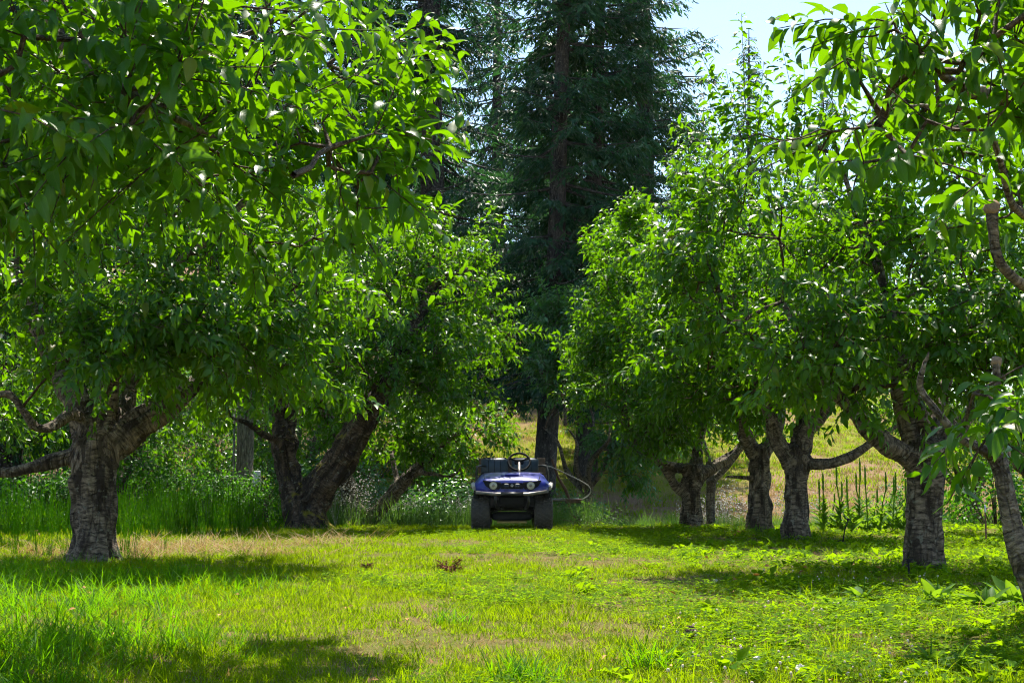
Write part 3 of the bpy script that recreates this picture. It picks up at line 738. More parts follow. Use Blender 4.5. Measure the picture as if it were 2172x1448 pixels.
cherry('cherry tree with black and silver cracked trunk close behind the pale banded one', P(1614, 1126, YR3)[:2], limbs3,
       [EL(1500, 660, YR3, 1.5, 1.6, 1.5), EL(1380, 600, YR3, .8, 1.2, 1.1), EL(1450, 820, YR3 - .3, 1.3, 1.2, .5), EL(1650, 600, YR3, 1.4, 1.4, 1.1), EL(1500, 800, YR3 - 1.0, 1.3, .6, .6, 1.8)],
       520, 2, .122, 150, 18, sprouts=[SPR(1320, 450, YR3, (-.3, 0, 1), .7), SPR(1290, 480, YR3, (-.6, 0, .8), .6)])
YR4 = 23.6
limbs4 = [
    LP(YR4, (1466, 1142, 30), (1466, 1115, 24), (1467, 1060, 22), (1470, 1010, 23), (1472, 985, 22)),
    LP(YR4, (1458, 1050, 13), (1435, 1030, 11), (1412, 995, 10, -.1), (1395, 975, 9, -.1), (1340, 920, 6, -.2)),
    LP(YR4, (1468, 1010, 15), (1448, 995, 13), (1420, 985, 9, -.2), (1370, 965, 4, -.6), (1320, 945, 2.6, -.8)),
    LP(YR4, (1476, 1000, 15), (1478, 950, 12, .1), (1490, 900, 9, .1), (1480, 800, 7, .2), (1430, 680, 5, .2)),
    LP(YR4, (1482, 1010, 14), (1520, 985, 12, .1), (1560, 960, 10, .2), (1600, 900, 7, .3)),
]
cherry('short cherry tree with dark spreading trunk, last of the sunlit row on the right', P(1466, 1115, YR4)[:2], limbs4,
       [EL(1380, 730, YR4, 1.3, 1.5, 1.3), EL(1320, 760, YR4, .6, 1.1, 1.0), EL(1420, 870, YR4 - .3, 1.3, 1.2, .5), EL(1330, 590, YR4, .7, 1.0, .9), EL(1370, 860, YR4 - .9, 1.2, .6, .6, 1.8)],
       520, 2, .12, 150, 19, sprouts=[SPR(1235, 690, YR4, (-.8, 0, .5), .6), SPR(1255, 600, YR4, (-.6, 0, .8), .6)])
YR5 = 24.8
limbs5 = [LP(YR5, (1507, 1135, 13), (1507, 1110, 10), (1507, 1050, 9), (1508, 1015, 10)),
          LP(YR5, (1506, 1020, 8), (1500, 960, 6, .1), (1480, 900, 4, .2)), LP(YR5, (1510, 1020, 8), (1545, 985, 7), (1585, 935, 5, .1))]
cherry('young cherry tree with a thin straight brown trunk beside the short dark one', P(1507, 1110, YR5)[:2], limbs5,
       [EL(1520, 850, YR5, 1.1, 1.1, .9)], 130, 2, .12, 0, 20, bark='bark_pale')
YR6 = 29.0
limbs6 = auto_limbs(1.55, YR6, 1.1, .12, 5, 1.4, 3.8, 61)
cherry('shaded cherry tree with bluish skylight in its leaf colour, behind the utility vehicle', (1.55, YR6), limbs6,
       [EL(1240, 760, YR6, 1.0, 1.1, 1.1), EL(1340, 940, YR6, .85, 1.2, .8), EL(1185, 730, YR6 - .5, .55, .7, 1.0, 1.6)], 440, 2, .125, 150, 21, leaf='leaf_blue')
# second rows
for (x, y, top, cr, lab, sd) in (
        (-8.2, 18.5, 5.0, 2.4, 'cherry tree of the second row seen behind the thick grey trunk', 31),
        (-7.4, 26.5, 5.2, 2.6, 'cherry tree of the second row behind the wooden utility pole', 32),
        (-4.9, 31.0, 5.2, 2.4, 'cherry tree in shade beyond the hollow forked tree', 33),
        (-12.6, 28.0, 6.0, 3.0, 'tall cherry tree far back at the left edge', 34),
        (7.6, 20.5, 4.6, 2.3, 'low cherry tree with dark arching limb behind the right edge trunk', 35),
        (9.6, 29.5, 4.6, 2.2, 'cherry tree on the slope behind the cracked trunk', 36)):
    z0 = float(gz(x, y))
    cherry(lab, (x, y), auto_limbs(x, y, .95, .16, 5, cr, top, sd), [(x, y, z0 + top * .62, cr, cr, top * .36), (x + .4, y - .5, z0 + top * .42, cr * .9, cr * .9, top * .18)],
           380, 2, .125, 0, sd, group='cherry trees of the rear rows', voxel=.05)
print('cherry leaves', CHERRY_N[0])

# ------------------------------------------------------------------ conifers
def fir_mesh(H, r0, Lmax, seed, lean=(0, 0), dens=1.0, z_first=2.2):
    r = R_(seed)
    zs = np.linspace(-.4, H, 40); t = np.clip(zs / H, 0, 1)
    ax = np.stack([lean[0] * t + .05 * np.sin(zs * .4), lean[1] * t, zs], -1); rad = r0 * (1 - t) ** .8 + .02; rad[0] *= 1.25; rad[1] *= 1.05
    tr = np.concatenate([ax, rad[:, None]], 1)
    mb = MB(); mb.tube(tr[:, :3], tr[:, 3], 14)
    v = np.array(mb.v); an = np.arctan2(v[:, 1] - np.repeat(ax[:, 1], 14), v[:, 0] - np.repeat(ax[:, 0], 14)); rr_ = np.repeat(rad, 14)
    trunk = mesh_py('trunk', v, mb.f, M['firbark'], {'bk': np.stack([v[:, 2], np.cos(an) * rr_, np.sin(an) * rr_], -1)})
    A, B, ra, rb = [], [], [], []; PO, DI, UP, SZ = [], [], [], []
    z = z_first
    while z < H - .3:
        tz = z / H
        nb = r.integers(4, 7)
        for _ in range(int(nb)):
            zz = z + r.uniform(-.2, .2); a = r.random() * 6.283
            if float(vnoise(np.array([math.cos(a) * 1.6 + 5, math.sin(a) * 1.6 + 5, zz * .55]), seed)) < -.33: continue
            L_ = Lmax * (min(1, (1 - tz) * 1.45)) ** .85 * r.uniform(.55, 1.1) + .25
            if tz < .12: L_ *= .75
            o = np.array([math.cos(a), math.sin(a), 0]); s = np.array([-o[1], o[0], 0])
            c = np.array([np.interp(zz, zs, ax[:, 0]), np.interp(zz, zs, ax[:, 1]), zz])
            n = max(4, int(L_ / .3)); tt = np.linspace(0, 1, n + 1)
            dr = r.uniform(.25, .55) * (1.25 - tz)
            pth = c + o * (tt * L_)[:, None] + np.array([0, 0, 1.]) * (L_ * (-dr * tt + .22 * tt ** 2.5))[:, None] + s * (np.sin(tt * 3) * r.normal(0, .08) * L_)[:, None]
            A.append(pth[:-1]); B.append(pth[1:]); w = (.012 + .010 * L_) * (1 - tt) + .005; ra.append(w[:-1]); rb.append(w[1:])
            dead = (tz < .22 and r.random() < .4)
            nl = int(L_ / .070 * dens)
            for q in range(nl):
                u = r.uniform(.12, 1); 
                if dead and u < .75: continue
                p = c + o * u * L_ + np.array([0, 0, L_ * (-dr * u + .22 * u ** 2.5)])
                sd = 1 if r.random() < .5 else -1
                tl = (.25 + .55 * (1 - u)) * min(1, L_ / 2.2) * r.uniform(.5, 1.1) + .12
                d = nrm(o * r.uniform(.35, .9) + s * sd * r.uniform(.5, 1) + np.array([0, 0, r.uniform(-.75, .05)]))
                m_ = max(2, int(tl / .062))
                k = (np.arange(m_) + r.random(m_)) / m_
                pp = p + d * (k * tl)[:, None]; pp[:, 2] -= .25 * tl * k ** 2
                e = nrm(np.cross(d, np.array([0, 0, 1.])))
                sg = np.where(np.arange(m_) % 2, 1, -1)[:, None]
                dd = d * .8 + e * sg * r.uniform(.2, .9, (m_, 1)); dd[:, 2] -= r.uniform(0, .6, m_)
                PO.append(pp); DI.append(dd); UP.append(np.tile([0, 0, 1.], (m_, 1))); SZ.append(r.uniform(.10, .26, m_))
        z += r.uniform(.22, .42)
    PO, DI, UP, SZ = map(np.concatenate, (PO, DI, UP, SZ))
    T = []
    for k in range(4):
        w = .10 + .03 * k
        T.append((np.array([(0, 0, 0), (w, .4, -.04), (0, 1, -.12 - .05 * k), (-w, .45, -.02)]), np.array([0, 1, 2, 0, 2, 3]), np.array([0, 3]), np.array([(.5, 0), (1, .4), (.5, 1), (0, .4)])))
    crown = leaves_mesh('crown', T, PO, frames(DI, UP, r, .5), SZ, M['needle'], seed)
    limb = segs_mesh('branches', np.concatenate(A), np.concatenate(B), np.concatenate(ra), np.concatenate(rb), M['firbark'], 4)
    return trunk, limb, crown
def fir(label, x, y, meshes, s=1., rz=0., sz=None, group='tall dark firs behind the orchard', dz=0):
    root = empty('fir_tree', (x, y, float(gz(x, y)) + dz), rz); root.scale = (s, s, sz or s)
    tag(root, label, 'tree', group)
    obj('trunk', meshes[0], root); tag(obj('branches', meshes[1], root), kind='stuff'); tag(obj('crown', meshes[2], root), kind='stuff')
    return root
f1 = fir_mesh(23, .42, 3.2, 101, dens=.95)
f2 = fir_mesh(22, .27, 2.7, 102, (1.1, 0), dens=1.1, z_first=2.9)
f3 = fir_mesh(21, .23, 2.9, 103, (1.0, .3), dens=1.1, z_first=2.6)
f4 = fir_mesh(18, .25, 2.6, 104, dens=.8, z_first=.5)
fir('massive fir with the thickest trunk, rising behind the left cherry crowns', P(915, 700, 38)[0], 38, f1)
fir('slender fir whose bare lower trunk stands just behind the utility vehicle', P(1152, 1000, 35)[0], 35, f2)
fir('leaning fir with dark trunk right behind the hose arm of the vehicle', P(1236, 1000, 36.5)[0], 36.5, f3)
fir('dense fir whose outer boughs edge the open sky', P(1370, 700, 41)[0], 41, f1, .92, 2.1, .9)
fir('fir trunk standing at the left edge behind the grey banded cherry', P(10, 900, 26)[0], 26, f1, .75, 1.0, .9)
far = [(-2.6, 47, f4, .55), (-.9, 50, f4, .42), (1.0, 48.5, f4, .5), (2.6, 47.5, f4, .6), (4.2, 49, f4, .7), (-4.6, 48, f4, .8), (6.0, 50, f4, .5), (8.0, 51, f4, .45), (-8.6, 48, f4, 1.2), (-12.6, 49, f4, 1.2), (-6.5, 54, f2, 1.1), (-10.5, 50, f1, .95), (-15, 46, f3, 1.0), (-.6, 55, f4, 1.1), (2.4, 60, f1, .8), (-4.2, 60, f3, 1.0), (-20, 55, f1, 1.), ]
fl = ['low-branched dark fir just right of the massive trunk', 'dark fir filling the gap behind the slender fir, left side', 'dark fir directly behind the slender fir trunk', 'dark fir between the slender and leaning firs',
      'dark fir behind the leaning fir', 'low-branched fir behind the massive fir, left side', 'short fir under the open sky', 'short fir behind the tallest cherry sprouts', 'dark fir behind the old forked cherry crown', 'dark fir behind the left cherry crowns near the pole',
      'hazy fir behind the top left cherry leaves, beside the massive fir', 'broad far fir behind the upper left cherry crown', 'far fir behind the left cherry row', 'pale distant fir in the gap between the massive and slender firs',
      'distant broad fir behind the slender fir', 'distant fir left of the bright gap between firs', 'farthest broad fir at the left']
for k, ((x, y, ms, s), lb) in enumerate(zip(far, fl)): fir(lb, x, y, ms, s, k * 1.3 + .4, group='distant firs on the hill')
for k, (px, top, Y, lb) in enumerate(((1587, 60, 70, 'small pointed fir spire against the sky behind the tallest cherry sprout'), (1745, 165, 74, 'distant fir spire behind the top right cherry leaves'),
                                      (1690, 260, 80, 'short distant fir between the two far spires'), (1850, 210, 78, 'distant fir spire farthest to the right behind leaves'))):
    p = P(px, top, Y); z0 = float(gz(p[0], Y)); s = (p[2] - z0) / 18.
    fir(lb, p[0], Y, f4, .85, k * 2., s, group='distant firs on the hill')

# ------------------------------------------------------------------ scatter of small growth
def scatter(name, label, cat, pts, rot, scl, protos, seed=0):
    """one object of uncountable growth: each vertex carries a copy of one of the small tufts"""
    r = R_(seed); n = len(pts)
    me = bpy.data.meshes.new(name); me.vertices.add(n); me.vertices.foreach_set('co', np.asarray(pts, np.float32).ravel())
    a = me.attributes.new('rot', 'FLOAT_VECTOR', 'POINT'); a.data.foreach_set('vector', np.asarray(rot, np.float32).ravel())
    a = me.attributes.new('scl', 'FLOAT', 'POINT'); a.data.foreach_set('value', np.asarray(scl, np.float32))
    a = me.attributes.new('idx', 'INT', 'POINT'); a.data.foreach_set('value', r.integers(0, len(protos), n).astype(np.int32))
    c = bpy.data.collections.new(name + '_tufts')
    for pm in protos: c.objects.link(bpy.data.objects.new(name + '_tuft', pm))
    ng = bpy.data.node_groups.new(name, 'GeometryNodeTree')
    ng.interface.new_socket('Geometry', in_out='INPUT', socket_type='NodeSocketGeometry')
    ng.interface.new_socket('Geometry', in_out='OUTPUT', socket_type='NodeSocketGeometry')
    N = ng.nodes; L = ng.links
    gi, go = N.new('NodeGroupInput'), N.new('NodeGroupOutput')
    ip = N.new('GeometryNodeInstanceOnPoints'); ci = N.new('GeometryNodeCollectionInfo')
    ci.inputs['Collection'].default_value = c; ci.inputs['Separate Children'].default_value = True; ci.inputs['Reset Children'].default_value = True
    ip.inputs['Pick Instance'].default_value = True
    def attr(nm, ty):
        q = N.new('GeometryNodeInputNamedAttribute'); q.data_type = ty; q.inputs['Name'].default_value = nm; return q.outputs['Attribute']
    L.new(gi.outputs[0], ip.inputs['Points']); L.new(ci.outputs[0], ip.inputs['Instance'])
    L.new(attr('idx', 'INT'), ip.inputs['Instance Index']); L.new(attr('rot', 'FLOAT_VECTOR'), ip.inputs['Rotation']); L.new(attr('scl', 'FLOAT'), ip.inputs['Scale'])
    L.new(ip.outputs[0], go.inputs[0])
    o = obj(name, me); md = o.modifiers.new('growth', 'NODES'); md.node_group = ng
    return tag(o, label, cat, kind='stuff')

def blades(n, h, w, spread, lean, r, seg=2, curl=.5, flat=0.):
    """a tuft of n bent grass blades"""
    V, F, RN = [], [], []
    for _ in range(n):
        a = r.random() * 6.283; q = spread * math.sqrt(r.random()); b = np.array([math.cos(a) * q, math.sin(a) * q, -.01])
        d = r.random() * 6.283; dv = np.array([math.cos(d), math.sin(d), 0]); sv_ = np.array([-dv[1], dv[0], 0])
        H = h * r.uniform(.45, 1.15); W = w * r.uniform(.7, 1.2); ln = lean * r.random(); cu = curl * r.random(); o = len(V); rn = r.random()
        for k in range(seg):
            t = k / seg; p = b + dv * H * (ln * t + cu * t * t) + np.array([0, 0, H * (t - .35 * cu * t * t) * (1 - flat)])
            wk = W * (1 - .35 * t); V += [p - sv_ * wk / 2, p + sv_ * wk / 2]; RN += [rn, rn]
        V.append(b + dv * H * (ln + cu) + np.array([0, 0, H * (1 - .35 * cu) * (1 - flat)])); RN.append(rn)
        for k in range(seg - 1): F.append((o + 2 * k, o + 2 * k + 1, o + 2 * k + 3, o + 2 * k + 2))
        F.append((o + 2 * seg - 2, o + 2 * seg - 1, o + 2 * seg))
    return V, F, RN
def tuft(name, mat, *a, **k):
    V, F, RN = blades(*a, **k); return mesh_py(name, V, F, mat, {'rnd': np.array(RN)})
def rosette(name, mat, n, ln, T, r, lift=(.1, .8), spread=.02, stem=0.):
    a = r.random(n) * 6.283 + np.arange(n) * 2.4; el = r.uniform(*lift, n)
    d = np.stack([np.cos(a) * np.cos(el), np.sin(a) * np.cos(el), np.sin(el)], -1)
    p = np.stack([np.cos(a) * spread * r.random(n), np.sin(a) * spread * r.random(n), stem * r.random(n)], -1)
    return leaves_mesh(name, T, p, frames(d, np.tile([0, 0, 1.], (n, 1)), r, .2), ln * r.uniform(.6, 1.1, n), mat, int(r.integers(1e6)))

rg = R_(500)
def pts_in(n, y0, y1, xf, seed, pw=1.35):
    """points spread so that near ground gets more of them; xf(y)->(x0,x1)"""
    r = R_(seed); u = r.random(n)
    y = (y0 ** (1 - pw + 1) + u * (y1 ** (2 - pw) - y0 ** (2 - pw))) ** (1 / (2 - pw)) if pw != 2 else y0 * (y1 / y0) ** u
    a, b = xf(y); x = a + (b - a) * r.random(n); return x, y, r
wide = lambda y: (-.43 * y - .8, .43 * y + .8)
def place(x, y, r, s0, s1, tilt=.12):
    n = len(x); p = np.stack([x, y, gz(x, y)], -1)
    rot = np.stack([r.normal(0, tilt, n), r.normal(0, tilt, n), r.random(n) * 6.283], -1)
    return p, rot, r.uniform(s0, s1, n)
def dryness(x, y):
    d = .5 * n2(x, y, .55, 21) + .35 * n2(x, y, 1.6, 22) + .2 * n2(x, y, .2, 23)
    d = d + .55 * np.exp(-((x - 1.0) / .9) ** 2 - ((y - 5.6) / .55) ** 2) + .35 * np.exp(-((x - 2.2) / .7) ** 2 - ((y - 7.4) / .6) ** 2) - .35 * sstep(-.8, -2.2, x)
    d = d + .6 * np.exp(-((x - .3) / 1.9) ** 2 - ((y - 5.4) / .55) ** 2) + .3 * np.exp(-((x + .5) / .8) ** 2 - ((y - 7.2) / .7) ** 2) + .3 * np.exp(-((x - .6) / .8) ** 2 - ((y - 13) / 1.5) ** 2)
    d = d + .14 * np.exp(-((np.abs(x) - .5) / .16) ** 2) * (.6 + .8 * n2(x, y, .8, 25))
    return d
tall_left = lambda x, y: sstep(.8, -.6, x + 1.55 + .10 * (y - 5) + .35 * n2(x, y, .8, 31)) * sstep(14.2, 12.4, y)
straw_zone = lambda x, y: sstep(14.2, 15.4, y + .6 * n2(x, y, .7, 41)) * sstep(20.0, 17.5, y + n2(x, y, .6, 44)) * sstep(-1.6, -2.8, x + .6 * n2(x, y, .9, 42)) * sstep(-6.2, -4.6, x)
under_right = lambda x, y: sstep(1.5, 2.3, x + .5 * n2(x, y, .6, 51)) * sstep(9.5, 11.5, y)

x, y, r = pts_in(30000, 4.6, 26, wide, 1, 1.25)
keep = (r.random(len(x)) < (1 - .75 * straw_zone(x, y)) * (1 - .55 * under_right(x, y))) & (r.random(len(x)) < 1.0 - 1.9 * np.clip(dryness(x, y) - .04, 0, .49))
x, y = x[keep], y[keep]
p, rot, s = place(x, y, r, .7, 1.35); s *= 1 + .02 * np.clip(y - 8, 0, 18)
scatter('lawn_grass', 'short mown yellow-green grass along the lane', 'grass', p, rot, s,
        [tuft('lawn', M['grass'], 34, .050, .0042, .080, .8, rg, curl=.8) for _ in range(10)], 1)
x, y, r = pts_in(15000, 4.6, 26, wide, 2, 1.3)
keep = r.random(len(x)) < np.clip(.42 + 2.4 * np.clip(dryness(x, y), 0, .6) + .5 * under_right(x, y), 0, 1) * (1 - .6 * tall_left(x, y))
p, rot, s = place(x[keep], y[keep], r, .7, 1.3)
scatter('dry_grass', 'dry tan grass patches in the lawn', 'grass', p, rot, s,
        [tuft('dry', M['dry'], 24, .055, .0036, .085, 1.3, rg, flat=.45) for _ in range(8)], 2)
x, y, r = pts_in(5200, 4.4, 15.5, lambda y: (-.43 * y - 1.2, -.05 * y), 3, 1.2)
keep = r.random(len(x)) < tall_left(x, y) * np.clip(.55 + .9 * n2(x, y, 1.1, 33), .12, 1)
p, rot, s = place(x[keep], y[keep], r, .5, 1.25); s *= .5 + .5 * tall_left(p[:, 0], p[:, 1])
scatter('tall_grass', 'tall uncut green grass at the left of the lane', 'grass', p, rot, s,
        [tuft('tall', M['tallgrass'], 13, .19, .0062, .08, .75, rg, seg=4, curl=1.0) for _ in range(8)], 3)
# rough uncut tufts round the trunk feet
r = R_(44); q = []
for (px, py, Y, rad) in ((196, 1185, YA, .36), (650, 1115, YB, .45), (768, 1110, YC, .3), (1962, 1205, YR1, .28), (1690, 1138, YR2, .26), (1614, 1126, YR3, .27), (1466, 1115, YR4, .27), (2200, 1262, YR0, .2)):
    c = P(px, py, Y); a = r.random(34) * 6.283; d = rad + np.abs(r.normal(0, .14, 34)); q.append(np.stack([c[0] + np.cos(a) * d, Y + np.sin(a) * d], -1))
q = np.concatenate(q); p, rot, s = place(q[:, 0], q[:, 1], r, .35, 1.0)
scatter('trunk_grass', 'uncut grass tufts around the feet of the cherry trunks', 'grass', p, rot, s,
        [tuft('foot', M['tallgrass' if k % 3 else 'dry'], 13, .19, .006, .07, .7, rg, seg=3, curl=.9) for k in range(6)], 14)
# straw litter under the left trees
x, y, r = pts_in(4600, 13.4, 23.5, lambda y: (-.43 * y - .5, -1.2 + 0 * y), 4, 1.0)
keep = r.random(len(x)) < straw_zone(x, y) * (.45 + .6 * n2(x, y, 1.3, 43))
p, rot, s = place(x[keep], y[keep], r, .8, 1.5)
scatter('straw_litter', 'dead straw and dry stems lying under the left trees', 'straw', p, rot, s,
        [tuft('straw', M['dry'], 13, .22, .0065, .13, 1.6, rg, seg=3, flat=.35 + .05 * k) for k in range(8)], 4)
# horsetail stalks
def horsetail(r):
    V, F, RN = [], [], []
    for _ in range(7):
        a = r.random() * 6.283; q = .13 * math.sqrt(r.random()); H = r.uniform(.35, .85); ln = r.normal(0, .08, 2)
        b = np.array([math.cos(a) * q, math.sin(a) * q, 0]); t = b + np.array([ln[0], ln[1], H]); o = len(V); w = .0075; rn = r.random()
        for pz, ww in ((b, w), (b * .5 + t * .5, w), (t, w * .4)):
            for k in range(3): V.append(pz + ww * np.array([math.cos(k * 2.1), math.sin(k * 2.1), 0])); RN.append(rn)
        for s_ in range(2):
            for k in range(3): F.append((o + 3 * s_ + k, o + 3 * s_ + (k + 1) % 3, o + 3 * s_ + 3 + (k + 1) % 3, o + 3 * s_ + 3 + k))
        for z in np.arange(.3, .95, .11):
            c = b + (t - b) * z
            for k in range(3):
                an = r.random() * 6.283; d = np.array([math.cos(an), math.sin(an), .9]) * r.uniform(.03, .09) * (1.2 - z); s_ = np.array([-d[1], d[0], 0]); s_ = s_ / np.linalg.norm(s_) * .003
                o = len(V); V += [c - s_, c + s_, c + d]; RN += [rn] * 3; F.append((o, o + 1, o + 2))
    return mesh_py('horsetail', V, F, M['tallgrass'], {'rnd': np.array(RN)})
x, y, r = pts_in(2600, 15.0, 26, lambda y: (-.44 * y - .5, -2.6 + 0 * y), 5, 1.0)
keep = r.random(len(x)) < (.10 + .28 * sstep(19.2, 20.6, y)) * sstep(-3.2, -4.2, x) * (1 - .8 * np.exp(-((x + 3.4) / 1.3) ** 2))
p, rot, s = place(x[keep], y[keep], r, .6, 1.15, .06); s *= .45 + .55 * sstep(18.5, 21, p[:, 1])
scatter('horsetail', 'thin upright horsetail stems behind the left trunks', 'weeds', p, rot, s, [horsetail(rg) for _ in range(6)], 5)
# clover and low weeds
def clover(r):
    n = 11; P_, D_, Z_ = [], [], []
    for _ in range(n):
        a = r.random() * 6.283; q = .07 * math.sqrt(r.random()); c = np.array([math.cos(a) * q, math.sin(a) * q, r.uniform(.015, .055)]); a0 = r.random() * 6.28
        for k in range(3):
            b = a0 + k * 2.094; P_.append(c); D_.append([math.cos(b), math.sin(b), r.uniform(-.1, .35)]); Z_.append(r.uniform(.016, .024))
    D_ = np.array(D_); return leaves_mesh('clover', [leaf_template((.6,), .42, .2, .3, 0)], np.array(P_), frames(D_, np.tile([0, 0, 1.], (len(D_), 1)), r, .15), np.array(Z_), M['clover'], int(r.integers(1e6)))
x, y, r = pts_in(9000, 4.6, 24, lambda y: (-.15 * y, .43 * y + .8), 6, 1.25)
keep = r.random(len(x)) < sstep(-.25, .35, n2(x, y, .6, 61) + .8 * sstep(.3, 1.4, x) - .45) * (1 - .6 * np.clip(dryness(x, y) * 1.5, 0, 1))
x, y = x[keep], y[keep]; p, rot, s = place(x, y, r, .8, 1.6)
scatter('clover', 'low clover leaves in the right half of the lawn', 'clover', p, rot, s, [clover(rg) for _ in range(6)], 6)
def cflower(r):
    mb = MB(); c = np.array([0, 0, .075]); V, F = [], []
    mb.tube([(0, 0, 0), (.004, 0, .035), (0, 0, .07)], .0012, 3, False)
    mb.lathe([(.003, .066), (.009, .071), (.0105, .078), (.008, .086), (.002, .090)], (0, 0, 0), 'z', 7)
    return mesh_py('flower', mb.v, mb.f, M['flower'])
x, y, r = pts_in(420, 5.2, 15, lambda y: (.10 * y, .30 * y), 7, 1.3)
keep = r.random(len(x)) < sstep(-.1, .5, n2(x, y, .7, 71) + .15 + .6 * np.exp(-((x - 1.5) / .7) ** 2 - ((y - 8) / 3) ** 2)) * .8
p, rot, s = place(x[keep], y[keep], r, .45, .75, .2)
scatter('clover_flowers', 'small whitish clover flower heads dotting the lawn', 'flowers', p, rot, s, [cflower(rg) for _ in range(3)], 7)
x, y, r = pts_in(2600, 5.0, 24, lambda y: (-.2 * y, .43 * y + .8), 8, 1.15)
keep = r.random(len(x)) < np.clip(.10 + .75 * under_right(x, y) + .5 * sstep(1.4, 2.4, x), 0, 1) * sstep(-.5, .3, n2(x, y, .9, 81) + .1)
p, rot, s = place(x[keep], y[keep], r, .6, 1.3)
p, rot, s = (q[p[:, 0] > .45] for q in (p, rot, s))
scatter('low_weeds', 'low broad-leaved weeds under the right trees', 'weeds', p, rot, s, [rosette('weed', M['clover'], 12, .085, BUSHLEAF, rg, (.1, 1.0), .05, .05) for _ in range(6)], 8)
x, y, r = pts_in(3200, 5.0, 25, wide, 9, 1.2)
keep = r.random(len(x)) < .25 * under_right(x, y) + .08
p, rot, s = place(x[keep], y[keep], r, .7, 1.3, .5); p[:, 2] += .015
scatter('fallen_leaves', 'scattered fallen orange-brown leaves', 'leaves', p, rot, s,
        [leaves_mesh('dead', LEAF[2], np.array([[0, 0, .01], [.06, .03, .012]]), frames(np.array([[1., .2, .1], [-.3, 1, .1]]), np.tile([0, 0, 1.], (2, 1)), rg, .3), np.array([.06, .05]), M['deadleaf'], 5)], 9)
# medium grass tussocks in the lawn
x, y, r = pts_in(900, 4.7, 24, lambda y: (-.25 * y, .36 * y), 10, 1.3)
keep = r.random(len(x)) < sstep(-.1, .6, n2(x, y, .9, 91) + .15)
p, rot, s = place(x[keep], y[keep], r, .45, 1.0)
scatter('lawn_tussocks', 'taller green grass tussocks dotted over the lawn', 'grass', p, rot, s, [tuft('tus', M['grass'], 26, .17, .0055, .06, .6, rg, seg=3, curl=.9) for _ in range(6)], 10)
# meadow beyond the crest
def meadow_tuft(r):
    V, F, RN = blades(22, .62, .008, .16, .3, r, 3, .5)
    return mesh_py('meadow', V, F, M['meadow'], {'rnd': np.array(RN)})
x, y, r = pts_in(5200, 24.2, 33, lambda y: (-.40 * y, .42 * y), 11, 1.0)
keep = r.random(len(x)) < sstep(23.8, 25.5, y + .6 * n2(x, y, .5, 95)) * (.35 + .65 * sstep(31.5, 29.5, y))
p, rot, s = place(x[keep], y[keep], r, .6, 1.15); s *= np.where(p[:, 0] > 1.6, .6, 1)
scatter('meadow_grass', 'tall bluish meadow grass beyond the end of the lawn', 'grass', p, rot, s, [meadow_tuft(rg) for _ in range(6)], 11)
# hillside turf
x, y, r = pts_in(15000, 30, 60, lambda y: (-.25 * y, .42 * y), 12, 1.0)
p, rot, s = place(x, y, r, .8, 1.7)
scatter('hillside_grass', 'sunlit yellow grass on the rear hillside', 'grass', p, rot, s, [tuft('hg', M['dry' if k % 3 == 0 else 'grass'], 26, .09, .010, .16, .6, rg) for k in range(6)], 12)
# seeding thistles with fluff
def fluffy(r):
    mb = MB()
    for _ in range(6):
        a = r.random() * 6.283; d = np.array([math.cos(a) * .3, math.sin(a) * .3, 1.]); H = r.uniform(.5, .95); t = d * H
        mb.tube([(0, 0, 0), t * .5 + r.normal(0, .02, 3), t], [.0018, .0014, .001], 3, False)
        for k in range(7):
            c = t + r.normal(0, .09, 3); rr_ = r.uniform(.010, .024)
            mb.add([c + rr_ * np.array(q) for q in ((1, 0, 0), (-1, 0, 0), (0, 1, 0), (0, -1, 0), (0, 0, .8), (0, 0, -.8))],
                   [(0, 2, 4), (2, 1, 4), (1, 3, 4), (3, 0, 4), (2, 0, 5), (1, 2, 5), (3, 1, 5), (0, 3, 5)])
    return mesh_py('fluff', mb.v, mb.f, M['fluff'], flat=True)
r = R_(13); q = []
for (px, py, Y, sx, n) in ((900, 1075, 26.5, 1.0, 20), (1590, 1085, 27.5, 1.3, 14), (750, 960, 24.5, .3, 10), (1480, 1090, 27, .8, 14)):
    c = P(px, py, Y); q.append(np.stack([c[0] + r.uniform(-sx, sx, n), Y + r.uniform(-.9, .9, n)], -1))
q = np.concatenate(q); p, rot, s = place(q[:, 0], q[:, 1], r, .6, 1.05)
scatter('seeding_thistles', 'grey-white fluffy seed heads of thistles behind the lawn', 'weeds', p, rot, s, [fluffy(rg) for _ in range(5)], 13)

